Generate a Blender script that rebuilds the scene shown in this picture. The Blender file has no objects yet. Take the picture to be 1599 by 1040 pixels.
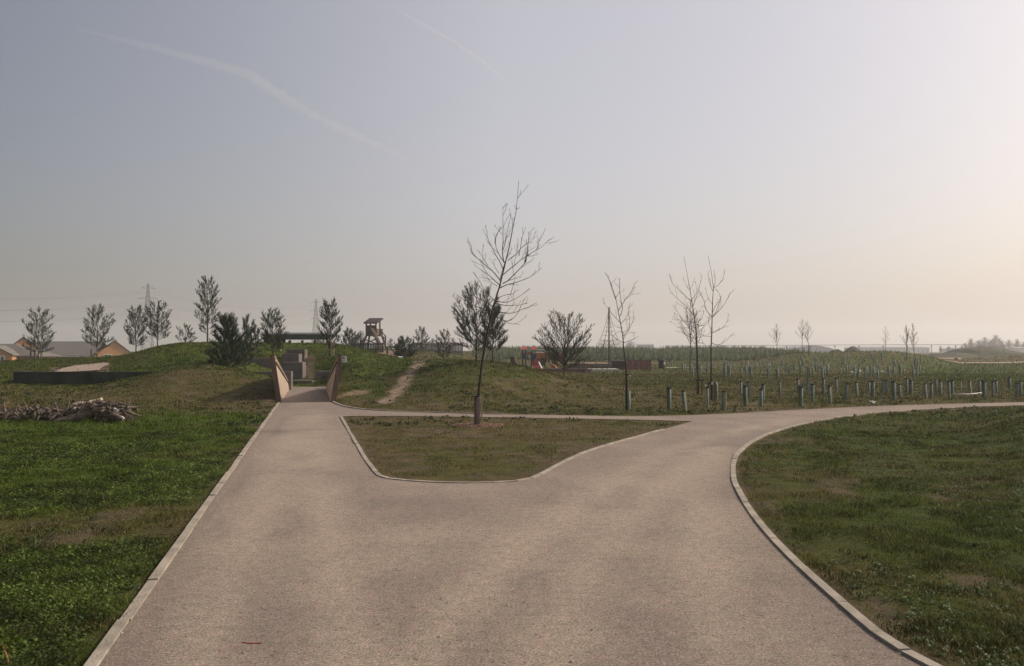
import bpy, math, random
import numpy as np
from mathutils import Vector
from mathutils.geometry import delaunay_2d_cdt
R = math.radians
random.seed(7)
RNG = np.random.default_rng(11)
S = bpy.context.scene
COL = S.collection

# ------------------------------------------------------------------ camera, sky, sun, exposure
FPX, CX, CY, HY, CAMZ = 1250.0, 799.5, 520.0, 548.0, 1.7
PITCH = math.atan((HY - CY) / FPX)
cam = bpy.data.objects.new('camera', bpy.data.cameras.new('camera')); COL.objects.link(cam)
cam.location = (0, 0, CAMZ); cam.rotation_euler = (R(90) + PITCH, 0, 0)
cam.data.lens = 36 * FPX / 1599; cam.data.sensor_width = 36
cam.data.clip_start = 0.05; cam.data.clip_end = 30000
S.camera = cam

SUN_EL, SUN_ROT = R(35), R(74)          # rotation measured from +Y towards +X
SUN_DIR = Vector((math.sin(SUN_ROT) * math.cos(SUN_EL), math.cos(SUN_ROT) * math.cos(SUN_EL), math.sin(SUN_EL)))
world = bpy.data.worlds.new('World'); S.world = world; world.use_nodes = True
wn = world.node_tree; bg = wn.nodes['Background']
sky = wn.nodes.new('ShaderNodeTexSky'); sky.sky_type = 'NISHITA'; sky.sun_disc = False
sky.sun_elevation = SUN_EL; sky.sun_rotation = SUN_ROT
sky.air_density = 1.0; sky.dust_density = 5.0; sky.ozone_density = 1.0; sky.altitude = 20
tint = wn.nodes.new('ShaderNodeMix'); tint.data_type = 'RGBA'; tint.blend_type = 'MULTIPLY'; tint.inputs[0].default_value = 1
tint.inputs[7].default_value = (0.985, 0.915, 0.885, 1)
# the spring haze high in the air: brighter towards the sun's side of the sky
geo = wn.nodes.new('ShaderNodeTexCoord'); dotn = wn.nodes.new('ShaderNodeVectorMath'); dotn.operation = 'DOT_PRODUCT'
dotn.inputs[1].default_value = (math.sin(SUN_ROT), math.cos(SUN_ROT), 0); wn.links.new(geo.outputs['Generated'], dotn.inputs[0])
mr_ = wn.nodes.new('ShaderNodeMapRange'); mr_.inputs['From Min'].default_value = -.50; mr_.inputs['From Max'].default_value = .25; wn.links.new(dotn.outputs['Value'], mr_.inputs['Value'])
hzc = wn.nodes.new('ShaderNodeMix'); hzc.data_type = 'RGBA'; hzc.inputs[6].default_value = (0, 0, 0, 1); hzc.inputs[7].default_value = (3.80, 3.54, 3.52, 1); wn.links.new(mr_.outputs[0], hzc.inputs[0])
addn = wn.nodes.new('ShaderNodeMix'); addn.data_type = 'RGBA'; addn.blend_type = 'ADD'; addn.inputs[0].default_value = 1
wn.links.new(sky.outputs[0], tint.inputs[6]); wn.links.new(tint.outputs[2], addn.inputs[6]); wn.links.new(hzc.outputs[2], addn.inputs[7]); wn.links.new(addn.outputs[2], bg.inputs['Color'])
bg.inputs['Strength'].default_value = 0.0875
sl = bpy.data.lights.new('sun', 'SUN'); sl.energy = 3.4; sl.angle = R(0.6); sl.color = (1, 0.9, 0.78)
so = bpy.data.objects.new('sun', sl); COL.objects.link(so)
so.rotation_euler = SUN_DIR.to_track_quat('Z', 'Y').to_euler(); so.location = (30, 10, 40)
S.view_settings.view_transform = 'Standard'; S.view_settings.look = 'None'
S.view_settings.exposure = 0.0; S.view_settings.gamma = 1.0
S.render.engine = 'CYCLES'
try:
    S.cycles.max_bounces = 6; S.cycles.volume_bounces = 3; S.cycles.transparent_max_bounces = 8
except Exception: pass

# ------------------------------------------------------------------ helpers: pixels, noise
def proj(x, y, Y):
    u = (x - CX) / FPX; v = (CY - y) / FPX
    c, s = math.cos(PITCH), math.sin(PITCH)
    yw = c - s * v; zw = s + c * v
    return Vector((u / yw * Y, Y, CAMZ + zw / yw * Y))

def _hash(ix, iy, seed):
    h = (ix.astype(np.int64) * 374761393 + iy.astype(np.int64) * 668265263 + seed * 1442695041) & 0x7fffffff
    h = ((h ^ (h >> 13)) * 1274126177) & 0x7fffffff
    return ((h ^ (h >> 16)) & 0xffff) / 65535.0
def vnoise(x, y, scale, seed=0):
    x = np.asarray(x, float) / scale; y = np.asarray(y, float) / scale
    ix, iy = np.floor(x), np.floor(y); fx, fy = x - ix, y - iy
    fx = fx * fx * (3 - 2 * fx); fy = fy * fy * (3 - 2 * fy)
    a, b = _hash(ix, iy, seed), _hash(ix + 1, iy, seed)
    c, d = _hash(ix, iy + 1, seed), _hash(ix + 1, iy + 1, seed)
    return (a * (1 - fx) + b * fx) * (1 - fy) + (c * (1 - fx) + d * fx) * fy
def fbm(x, y, scale, seed=0, octs=4):
    t = 0; amp = 1; n = 0
    for o in range(octs):
        t = t + amp * vnoise(x, y, scale / 2 ** o, seed + o * 17); n += amp; amp *= 0.5
    return t / n
def sstep(a, b, x):
    t = np.clip((x - a) / (b - a), 0, 1); return t * t * (3 - 2 * t)

# ------------------------------------------------------------------ path outlines (ground plan, metres)
def flat(pts):                     # plan position of a point of the flat ground seen at a pixel
    out = []
    for x, y in pts:
        Y = CAMZ * FPX / (y - HY); p = proj(x, y, Y); t = CAMZ / (CAMZ - p.z)
        out.append((p.x * t, p.y * t))
    return out
def chaikin(pts, n=2):
    for _ in range(n):
        o = [pts[0]]
        for a, b in zip(pts, pts[1:]):
            o += [(a[0] * .75 + b[0] * .25, a[1] * .75 + b[1] * .25), (a[0] * .25 + b[0] * .75, a[1] * .25 + b[1] * .75)]
        o.append(pts[-1]); pts = o
    return pts
LEFT_EDGE = flat([(155, 1040), (437, 628.5)]); d = (LEFT_EDGE[1][0] - LEFT_EDGE[0][0]) / (LEFT_EDGE[1][1] - LEFT_EDGE[0][1])
LEFT_EDGE = [(LEFT_EDGE[0][0] - d * 7, LEFT_EDGE[0][1] - 7)] + LEFT_EDGE
LEFT_WING = flat([(439, 627.5), (451.5, 609)])
RIGHT_WING = flat([(517, 627.5), (509, 608.5)])
RIGHT_LAWN = chaikin([(4.6, -3.0), (3.4, 1.5)] + flat([(1440, 1040), (1330, 950), (1250, 880), (1190, 818), (1153, 762), (1146, 728), (1158, 702), (1190, 681), (1240, 665), (1300, 653), (1380, 643.5), (1500, 636), (1599, 633)]) + flat([(1900, 627)]), 2)
FAR_EDGE = chaikin(flat([(1900, 622.5), (1599, 628), (1400, 632.5), (1280, 638), (1180, 643.5), (1090, 648), (1000, 650), (900, 648.8), (800, 647), (700, 645), (620, 642.5), (575, 640), (545, 636.5), (528, 631), (519, 626.5)]), 2)
WALK = flat([(509, 608.5), (520, 607.5), (520, 604), (447, 604), (447, 609), (451.5, 609)])
PATH = LEFT_EDGE + LEFT_WING[::-1][::-1] + WALK[::-1] + RIGHT_WING[::-1] + FAR_EDGE[::-1] + RIGHT_LAWN[::-1]
ISL_FRONT = chaikin(flat([(534.5, 651), (560, 694), (589, 740), (606, 747.5), (650, 751), (700, 753.5), (760, 753.5), (815, 750.5), (834, 744), (885, 716), (925, 701), (985, 684), (1040, 669), (1082, 657.5)]), 2)
ISL_BACK = flat([(1000, 655.5), (900, 653.5), (800, 651.8), (700, 650.5), (620, 649.5), (560, 649.3), (537, 650)])
ISLAND = ISL_FRONT + ISL_BACK
def inside(px, py, poly):
    px = np.asarray(px, float); py = np.asarray(py, float); r = np.zeros(px.shape, bool); n = len(poly)
    for i in range(n):
        x1, y1 = poly[i]; x2, y2 = poly[(i + 1) % n]
        if y1 == y2: continue
        c = ((y1 > py) != (y2 > py)) & (px < (x2 - x1) * (py - y1) / (y2 - y1) + x1)
        r ^= c
    return r
def segdist(px, py, pts, closed=False):
    best = np.full(np.shape(px), 1e9); n = len(pts)
    for i in range(n if closed else n - 1):
        x1, y1 = pts[i]; x2, y2 = pts[(i + 1) % n]; dx, dy = x2 - x1, y2 - y1; L = dx * dx + dy * dy + 1e-12
        t = np.clip(((px - x1) * dx + (py - y1) * dy) / L, 0, 1)
        best = np.minimum(best, np.hypot(px - x1 - t * dx, py - y1 - t * dy))
    return best
def on_path(px, py): return inside(px, py, PATH) & ~inside(px, py, ISLAND)
def path_dist(px, py):
    px = np.asarray(px, float); py = np.asarray(py, float)
    d = np.full(px.shape, 50.0); m = (np.abs(px) < 45) & (py < 60) & (py > -8)
    if m.any():
        a, b = px[m], py[m]
        q = np.minimum(segdist(a, b, PATH, True), segdist(a, b, ISLAND, True)); q[on_path(a, b)] = 0; d[m] = q
    return d

# ------------------------------------------------------------------ terrain: height profiles along bearings
PROF = {
 -900: [(0,0),(15,.05),(25,.2),(40,.6),(55,.85),(66,.8),(100,-1),(150,-2.5),(320,-3),(900,-1),(2000,0)],
 0:   [(0,0),(15,.05),(22,.1),(30,.3),(40,.65),(55,.86),(62,.84),(100,-1),(150,-2.5),(320,-3),(900,-1),(2000,0)],
 52:  [(0,0),(18,.03),(24,.08),(32.9,.27),(33.8,.62),(45,.84),(55,1.05),(62,1.05),(95,-1),(150,-2.5),(320,-3),(900,-1),(2000,0)],
 62:  [(0,0),(18,.03),(24,.08),(32.9,.26),(33.5,.80),(45,.84),(55,1.05),(62,1.1),(95,-1),(150,-2.5),(320,-3),(900,-1),(2000,0)],
 150: [(0,0),(20,.03),(25,.1),(32.9,.27),(33.5,.80),(45,.86),(56,1.15),(62,1.25),(95,-1),(150,-2.5),(320,-3),(900,-1),(2000,0)],
 195: [(0,0),(23,.03),(27,.2),(32.9,.50),(33.5,.80),(42,1.0),(52,1.38),(60,1.3),(95,-1),(150,-2.5),(320,-3),(900,-1),(2000,0)],
 240: [(0,0),(24,.03),(28,.35),(31,.72),(33.5,.82),(37,.95),(42,1.45),(48,1.97),(55,1.9),(68,.8),(100,-1),(320,-2.5),(900,-1),(2000,0)],
 280: [(0,0),(25.5,.03),(28.5,.5),(31,.95),(34,.95),(38,1.2),(44,2.0),(48.5,2.25),(56,2.1),(70,1.0),(100,-.5),(320,-2),(900,-1),(2000,0)],
 340: [(0,0),(26.2,.0),(29,.6),(31.5,1.02),(35,1.0),(40,1.3),(45,2.0),(49,2.28),(57,2.2),(75,1.0),(100,0),(320,-1),(2000,0)],
 400: [(0,0),(26.2,.0),(29,.5),(31.5,.82),(34.5,.74),(38,.5),(42,.85),(45,1.5),(49,2.22),(57,2.2),(75,1.2),(100,.5),(320,0),(2000,0)],
 436: [(0,0),(26.4,.0),(29,.42),(31,.66),(34,.6),(36,.15),(40,.1),(42,.4),(45,1.3),(49,2.2),(57,2.2),(75,1.2),(100,.8),(320,0),(2000,0)],
 470: [(0,0),(39,.0),(41,.2),(43.5,.8),(46,1.3),(49.5,2.2),(57,2.2),(75,1.3),(100,1.0),(320,0),(2000,0)],
 508: [(0,0),(37,.0),(40,.25),(43,.9),(46,1.5),(49.5,2.15),(57,2.15),(75,1.4),(100,1.4),(320,0),(2000,0)],
 535: [(0,0),(26.2,0),(28,.25),(31,.6),(35,.98),(40,1.2),(45,1.7),(49,2.1),(57,2.1),(75,1.4),(95,1.7),(130,1.6),(320,0),(2000,0)],
 562: [(0,0),(24.5,0),(28,.12),(32,.5),(38,1.0),(44,1.5),(49,1.88),(55,1.75),(70,1.3),(90,1.84),(130,1.8),(320,0),(2000,0)],
 600: [(0,0),(23.5,0),(27,.1),(32,.45),(38,.92),(46,1.42),(52,1.35),(75,1.2),(90,1.84),(130,1.8),(320,0),(2000,0)],
 650: [(0,0),(23,0),(26,.1),(30,.45),(36,1.08),(42,1.22),(55,1.05),(80,1.3),(95,1.8),(130,1.8),(320,0),(2000,0)],
 700: [(0,0),(22.5,0),(25.5,.1),(30,.66),(35,1.2),(40,1.25),(55,.9),(80,1.2),(95,1.7),(130,1.8),(320,0),(2000,0)],
 760: [(0,0),(22.3,0),(25.5,.1),(30,.72),(35,1.32),(39,1.2),(50,.6),(80,.3),(100,.6),(170,2.0),(320,.6),(2000,0)],
 830: [(0,0),(22.2,0),(25.5,.05),(30,.5),(34,1.0),(37,.95),(45,.3),(65,.05),(85,.05),(100,.6),(170,2.0),(320,.6),(2000,0)],
 880: [(0,0),(22,0),(28,.1),(33,.45),(37,.5),(43,.15),(65,.05),(85,.05),(100,.6),(170,2.0),(320,.6),(2000,0)],
 950: [(0,0),(25,0),(34,.1),(60,0),(85,.05),(100,.55),(170,2.0),(320,.6),(2000,0)],
 1100:[(0,0),(60,0),(80,.05),(100,.5),(170,2.05),(320,.6),(2000,0)],
 1190:[(0,0),(60,0),(80,.2),(100,.7),(170,2.05),(320,.6),(2000,0)],
 1240:[(0,0),(60,0),(72,.15),(88,.9),(98,1.55),(112,1.3),(170,1.0),(320,.5),(2000,0)],
 1290:[(0,0),(60,0),(70,.15),(85,1.0),(95,1.58),(110,.9),(170,.6),(320,.5),(2000,0)],
 1390:[(0,0),(60,0),(70,.2),(84,1.25),(94,1.88),(108,.9),(170,.6),(320,.5),(2000,0)],
 1445:[(0,0),(62,0),(70,.15),(84,.8),(94,1.2),(108,.6),(170,.6),(320,.5),(2000,0)],
 1500:[(0,0),(60,0),(100,.2),(115,.4),(140,.8),(170,.8),(320,.5),(2000,0)],
 1599:[(0,0),(6,0),(13,.12),(17,.32),(21,.20),(24.5,0),(60,0),(100,.4),(125,1.15),(160,1.1),(320,.5),(2000,0)],
 1700:[(0,0),(6,0),(13,.2),(17,.45),(21,.25),(24.5,0),(60,0),(100,.5),(125,1.25),(160,1.1),(320,.5),(2000,0)],
 2600:[(0,0),(60,0),(100,.5),(160,1.1),(320,.5),(2000,0)],
}
KEYS = sorted(PROF)
PXG = np.arange(-1000, 2701, 6.0); LYG = np.linspace(math.log(1.0), math.log(2100), 760)
_cols = np.array([np.interp(np.exp(LYG), [p[0] for p in PROF[k]], [p[1] for p in PROF[k]]) for k in KEYS])
TAB = np.array([np.interp(PXG, KEYS, _cols[:, j]) for j in range(len(LYG))])       # [Y, px]
def _smooth(T, ax, k):
    ker = np.exp(-0.5 * (np.arange(-3 * k, 3 * k + 1) / k) ** 2); ker /= ker.sum(); pad = 3 * k
    T = np.moveaxis(T, ax, -1); P = np.pad(T, [(0, 0), (pad, pad)], mode='edge')
    return np.moveaxis(np.array([np.convolve(r, ker, 'valid') for r in P]), -1, ax)
TABS = _smooth(_smooth(TAB, 1, 2), 0, 3)
_sharp = _smooth(TAB, 1, 1)
yy = np.exp(LYG)[:, None]; pp = PXG[None, :]
wsh = sstep(31.8, 32.6, yy) * (1 - sstep(33.8, 34.6, yy)) * (1 - sstep(215, 245, pp)) * sstep(30, 50, pp)
TAB = TABS * (1 - wsh) + _sharp * wsh
def terrain(X, Y, detail=True):
    X = np.atleast_1d(np.asarray(X, float)); Y = np.atleast_1d(np.asarray(Y, float))
    Ys = np.maximum(Y, 1.0); px = np.clip(CX + FPX * X / Ys, PXG[0], PXG[-1] - .01); ly = np.clip(np.log(Ys), LYG[0], LYG[-1] - 1e-6)
    a = (px - PXG[0]) / 6.0; b = (ly - LYG[0]) / (LYG[1] - LYG[0]); i = a.astype(int); j = b.astype(int)
    i = np.minimum(i, len(PXG) - 2); j = np.minimum(j, len(LYG) - 2); fa, fb = a - i, b - j
    z = (TAB[j, i] * (1 - fa) + TAB[j, i + 1] * fa) * (1 - fb) + (TAB[j + 1, i] * (1 - fa) + TAB[j + 1, i + 1] * fa) * fb
    z = z * (Y > 0)
    D = path_dist(X, Y)
    wing = (Y > 26.2) & (Y < 37) & (X > -14) & (X < -4)
    w = np.where(wing, .25, 1.3)
    m = np.clip(D / w, 0, 1); m = m * m * (3 - 2 * m)
    if detail:
        n = (fbm(X, Y, 1.6, 3, 4) - .5) * .10 + (fbm(X, Y, .45, 9, 3) - .5) * .06 + (fbm(X, Y, 7, 5, 2) - .5) * .10
        far = 1 + sstep(40, 120, np.hypot(X, Y)) * 1.0
        paved = (px > 70) & (px < 215) & (Y > 33.4) & (Y < 58)
        n = np.where(paved, n * .12, n)
        trk = (px > 1400) & (Y > 88) & (Y < 134); n = np.where(trk, n * .15, n)
        lawn = (X < 0) & (Y < 24); n = n + np.where(lawn, (fbm(X, Y, .5, 19, 3) - .5) * .14, (fbm(X, Y, .35, 15, 3) - .5) * .08 * (Y < 60))
        z = z + n * far * (0.42 + .58 * np.clip(z / .5, 0, 1)) * sstep(.05, 1.6, D) * (1 - sstep(400, 900, Y))
    return z * m - 0.012
def T1(x, y): return float(terrain([x], [y], False)[0])
def hit(px, py, y0=3, y1=400):     # where the line of sight through a pixel meets the ground
    Ys = np.exp(np.linspace(math.log(y0), math.log(y1), 1500)); d = proj(px, py, 1.0) - Vector((0, 0, CAMZ))
    zs = CAMZ + d.z * Ys; h = terrain(d.x * Ys, Ys, False); k = np.nonzero(zs <= h)[0]
    if len(k) == 0: Y = y1
    else: Y = Ys[k[0]]
    return Vector((d.x * Y, Y, float(terrain([d.x * Y], [Y], False)[0])))
def gpoint(px, Y): x = proj(px, HY, Y).x; return Vector((x, Y, T1(x, Y)))

# ------------------------------------------------------------------ mesh building
class MB:
    def __init__(s): s.v = []; s.f = []
    def add(s, vs, fs):
        o = len(s.v); s.v += [tuple(v) for v in vs]; s.f += [tuple(i + o for i in f) for f in fs]; return s
    def hexa(s, p):  # 8 points: bottom 4 then top 4, counter-clockwise
        return s.add(p, [(3,2,1,0),(4,5,6,7),(0,1,5,4),(1,2,6,5),(2,3,7,6),(3,0,4,7)])
    def box(s, c, d, rz=0, rx=0, ry=0):
        from mathutils import Euler
        M = Euler((rx, ry, rz)).to_matrix(); c = Vector(c); q = []
        for z in (-.5, .5):
            for x, y in ((-.5,-.5),(.5,-.5),(.5,.5),(-.5,.5)): q.append(c + M @ Vector((x*d[0], y*d[1], z*d[2])))
        return s.hexa(q)
    def bar(s, a, b, w, t=None):
        a, b = Vector(a), Vector(b); d = (b - a).normalized(); up = Vector((0,0,1)) if abs(d.z) < .95 else Vector((0,1,0))
        x = d.cross(up).normalized() * w / 2; y = x.cross(d).normalized() * (t or w) / 2
        return s.hexa([a-x-y, a+x-y, a+x+y, a-x+y, b-x-y, b+x-y, b+x+y, b-x+y])
    def tube(s, pts, rad, n=6, cap=True):
        pts = [Vector(p) for p in pts]
        if not isinstance(rad, (list, tuple)): rad = [rad] * len(pts)
        o = len(s.v); prev = None
        for i, p in enumerate(pts):
            d = (pts[min(i+1, len(pts)-1)] - pts[max(i-1, 0)]).normalized()
            if prev is None:
                a = Vector((1,0,0)) if abs(d.x) < .8 else Vector((0,1,0)); x = d.cross(a).normalized()
            else: x = (prev - d * prev.dot(d)).normalized()
            prev = x; y = d.cross(x)
            for k in range(n):
                t = 2 * math.pi * k / n; s.v.append(tuple(p + (x * math.cos(t) + y * math.sin(t)) * rad[i]))
        for i in range(len(pts) - 1):
            for k in range(n):
                a = o + i*n + k; b = o + i*n + (k+1) % n; s.f.append((a, b, b+n, a+n))
        if cap: s.f.append(tuple(o + k for k in range(n))[::-1]); s.f.append(tuple(o + (len(pts)-1)*n + k for k in range(n)))
        return s
    def lathe(s, prof, n=16, c=(0,0,0)):
        o = len(s.v)
        for r, z in prof:
            for k in range(n): t = 2*math.pi*k/n; s.v.append((c[0]+r*math.cos(t), c[1]+r*math.sin(t), c[2]+z))
        for i in range(len(prof)-1):
            for k in range(n): a = o+i*n+k; b = o+i*n+(k+1)%n; s.f.append((a, b, b+n, a+n))
        return s
    def build(s, name, mat, parent=None, smooth=False, origin=None):
        me = bpy.data.meshes.new(name)
        vs = s.v if origin is None else [(v[0]-origin[0], v[1]-origin[1], v[2]-origin[2]) for v in s.v]
        me.from_pydata(vs, [], s.f); me.materials.append(mat)
        if smooth: me.polygons.foreach_set('use_smooth', [True]*len(me.polygons))
        me.update(); o = bpy.data.objects.new(name, me); COL.objects.link(o)
        if origin is not None: o.location = origin
        if parent is not None: o.parent = parent
        return o
def npmesh(name, V, F, mat, parent=None, col=None, smooth=False):
    V = np.asarray(V, np.float32); F = np.asarray(F, np.int32); k = F.shape[1]
    me = bpy.data.meshes.new(name); me.vertices.add(len(V)); me.vertices.foreach_set('co', V.ravel())
    me.loops.add(F.size); me.loops.foreach_set('vertex_index', F.ravel())
    me.polygons.add(len(F)); me.polygons.foreach_set('loop_start', np.arange(0, F.size, k, dtype=np.int32))
    try: me.polygons.foreach_set('loop_total', np.full(len(F), k, np.int32))
    except Exception: pass
    if smooth: me.polygons.foreach_set('use_smooth', np.ones(len(F), bool))
    if col is not None:
        a = me.color_attributes.new('tone', 'FLOAT_COLOR', 'POINT'); c = np.ones((len(V), 4), np.float32); c[:, :3] = col; a.data.foreach_set('color', c.ravel())
    me.materials.append(mat); me.update(calc_edges=True); me.validate()
    o = bpy.data.objects.new(name, me); COL.objects.link(o)
    if parent is not None: o.parent = parent
    return o
def tag(o, label=None, cat=None, group=None, kind=None):
    if label: o['label'] = label
    if cat: o['category'] = cat
    if group: o['group'] = group
    if kind: o['kind'] = kind
    return o
def thing(name, label, cat, loc=(0,0,0), rz=0, group=None):
    o = bpy.data.objects.new(name, None); COL.objects.link(o); o.location = loc; o.rotation_euler = (0,0,rz); o.empty_display_size = .2
    return tag(o, label, cat, group)
def copy_tree(src, loc, rz=0, scale=None, label=None, tilt=(0,0)):
    c = src.copy(); COL.objects.link(c); c.location = loc; c.rotation_euler = (tilt[0], tilt[1], rz)
    if scale is not None: c.scale = scale if hasattr(scale, '__len__') else (scale,)*3
    if label: c['label'] = label
    for ch in src.children:
        d = ch.copy(); COL.objects.link(d); d.parent = c
        for g in ch.children:
            e = g.copy(); COL.objects.link(e); e.parent = d
    return c

# ------------------------------------------------------------------ materials
def mat(name, c, rough=.85, var=.15, scale=3, bump=0, bscale=30, spec=.3, c2=None, metal=0, trans=0, stretch=None):
    m = bpy.data.materials.new(name); m.use_nodes = True; n = m.node_tree; b = n.nodes['Principled BSDF']
    b.inputs['Roughness'].default_value = rough; b.inputs['Metallic'].default_value = metal
    b.inputs['Specular IOR Level'].default_value = spec
    tc = n.nodes.new('ShaderNodeTexCoord'); src = tc.outputs['Object']
    if stretch:
        mp = n.nodes.new('ShaderNodeMapping'); mp.inputs['Scale'].default_value = stretch; n.links.new(src, mp.inputs[0]); src = mp.outputs[0]
    nz = n.nodes.new('ShaderNodeTexNoise'); nz.inputs['Scale'].default_value = scale; nz.inputs['Detail'].default_value = 6; n.links.new(src, nz.inputs['Vector'])
    rp = n.nodes.new('ShaderNodeValToRGB'); e = rp.color_ramp.elements; e[0].position = .3; e[1].position = .7
    c2 = c2 or tuple(min(1, q * (1 + var)) for q in c)
    e[0].color = tuple(q * (1 - var) for q in c) + (1,); e[1].color = tuple(c2) + (1,)
    n.links.new(nz.outputs['Fac'], rp.inputs[0]); n.links.new(rp.outputs[0], b.inputs['Base Color'])
    if bump:
        z2 = n.nodes.new('ShaderNodeTexNoise'); z2.inputs['Scale'].default_value = bscale; z2.inputs['Detail'].default_value = 5; n.links.new(src, z2.inputs['Vector'])
        bp = n.nodes.new('ShaderNodeBump'); bp.inputs['Strength'].default_value = bump; bp.inputs['Distance'].default_value = .02
        n.links.new(z2.outputs['Fac'], bp.inputs['Height']); n.links.new(bp.outputs[0], b.inputs['Normal'])
    return m
def leafmat(name, rough=.6, trans=.3, spec=.3, fixed=None):
    m = bpy.data.materials.new(name); m.use_nodes = True; n = m.node_tree; b = n.nodes['Principled BSDF']; out = n.nodes['Material Output']
    b.inputs['Roughness'].default_value = rough; b.inputs['Specular IOR Level'].default_value = spec
    tr = n.nodes.new('ShaderNodeBsdfTranslucent'); mx = n.nodes.new('ShaderNodeMixShader'); mx.inputs[0].default_value = trans
    if fixed:
        nz = n.nodes.new('ShaderNodeTexNoise'); nz.inputs['Scale'].default_value = 6
        rp = n.nodes.new('ShaderNodeValToRGB'); e = rp.color_ramp.elements; e[0].position = .35; e[1].position = .65
        e[0].color = tuple(fixed[0]) + (1,); e[1].color = tuple(fixed[1]) + (1,)
        tc = n.nodes.new('ShaderNodeTexCoord'); n.links.new(tc.outputs['Object'], nz.inputs['Vector']); n.links.new(nz.outputs['Fac'], rp.inputs[0]); c = rp.outputs[0]
    else:
        at = n.nodes.new('ShaderNodeAttribute'); at.attribute_name = 'tone'; c = at.outputs['Color']
    n.links.new(c, b.inputs['Base Color']); n.links.new(c, tr.inputs['Color'])
    n.links.new(b.outputs[0], mx.inputs[1]); n.links.new(tr.outputs[0], mx.inputs[2]); n.links.new(mx.outputs[0], out.inputs['Surface'])
    return m
M = {}
M['bark'] = mat('bark', (.050,.040,.034), .9, .35, 20, .5, 60)
M['bark_pine'] = mat('bark_pine', (.10,.075,.06), .9, .3, 12, .4, 40)
M['twig'] = mat('twig', (.060,.044,.037), .9, .3, 8)
M['needle'] = leafmat('needle', .6, .15, .25, ((.020,.035,.018), (.055,.075,.040)))
M['needle_dark'] = leafmat('needle_dark', .6, .12, .25, ((.022,.040,.020), (.048,.075,.036)))
M['timber'] = mat('timber', (.52,.415,.315), .75, .22, 3, .25, 40, stretch=(6,6,.6))
M['timber_brown'] = mat('timber_brown', (.135,.09,.068), .8, .3, 4, .3, 30, stretch=(5,5,.7))
M['timber_dark'] = mat('timber_dark', (.035,.026,.022), .7, .3, 5)
M['timber_grey'] = mat('timber_grey', (.17,.14,.125), .9, .3, 2, .3, 30, stretch=(6,6,.6))
M['stake'] = mat('stake', (.40,.30,.20), .85, .2, 6)
M['stake_brown'] = mat('stake_brown', (.13,.085,.06), .85, .25, 6)
M['guard_brown'] = mat('guard_brown', (.15,.105,.085), .7, .25, 30, .5, 120)
M['tube_green'] = leafmat('tube_green', .6, .30, .3, ((.155,.205,.155), (.22,.28,.215)))
M['black'] = mat('black_rubber', (.012,.012,.012), .5, .2, 5)
M['white'] = mat('white_plastic', (.75,.74,.7), .5, .05, 5)
M['concrete'] = mat('concrete', (.165,.138,.125), .9, .18, 2.5, .25, 50)
M['concrete_dark'] = mat('concrete_dark', (.038,.042,.032), .95, .45, 1.6, .3, 40)
M['concrete_pale'] = mat('concrete_pale', (.48,.43,.36), .9, .12, 3)
M['kerb'] = mat('kerb_stone', (.31,.27,.215), .95, .30, 4, .5, 60)
M['steel'] = mat('galvanised_steel', (.35,.36,.37), .5, .1, 4, metal=.4)
M['cable'] = mat('cable', (.07,.07,.075), .6, .1, 4)
M['roof_green'] = mat('shelter_roof', (.07,.085,.08), .6, .2, 2)
M['roof_edge'] = mat('roof_edge', (.55,.57,.58), .35, .1, 2, metal=.3)
M['brick'] = mat('brick_orange', (.52,.255,.105), .9, .15, 3, .2, 30)
M['brick_red'] = mat('brick_red', (.20,.085,.07), .9, .15, 3, .2, 30)
M['rooftile'] = mat('roof_tile', (.15,.135,.12), .9, .15, 1.5, .4, 14)
M['rooftile_dark'] = mat('roof_tile_dark', (.045,.042,.048), .85, .2, 1.5, .4, 14)
M['glass'] = mat('glass', (.05,.06,.07), .15, .1, 1, spec=.6)
M['white_wall'] = mat('pale_wall', (.6,.6,.6), .7, .08, .1)
M['grey_wall'] = mat('grey_wall', (.30,.32,.35), .7, .1, .1)
M['red'] = mat('red_plastic', (.42,.07,.055), .45, .1, 4)
M['orange'] = mat('orange_plastic', (.40,.15,.06), .5, .15, 4)
M['blue'] = mat('blue_paint', (.06,.07,.11), .5, .15, 4)
M['soil'] = mat('soil', (.24,.15,.09), .95, .25, 2, .6, 10)
M['heap'] = mat('heap_earth', (.10,.085,.06), .95, .4, .5, .6, 3, c2=(.075,.10,.045))
M['wood_dead'] = mat('dead_wood', (.135,.105,.083), .9, .65, 6, .6, 40, stretch=(1,1,4))
M['wood_pale'] = mat('split_wood', (.42,.34,.25), .85, .25, 6, .3, 40)
M['chips'] = mat('bark_chips', (.22,.13,.10), .9, .45, 20)
M['pebble'] = mat('pebble', (.32,.27,.23), .85, .45, 3)
M['leaf'] = leafmat('grass_blade', .65, .38, .12)
M['weed'] = leafmat('weed_leaf', .6, .28, .16)

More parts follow.
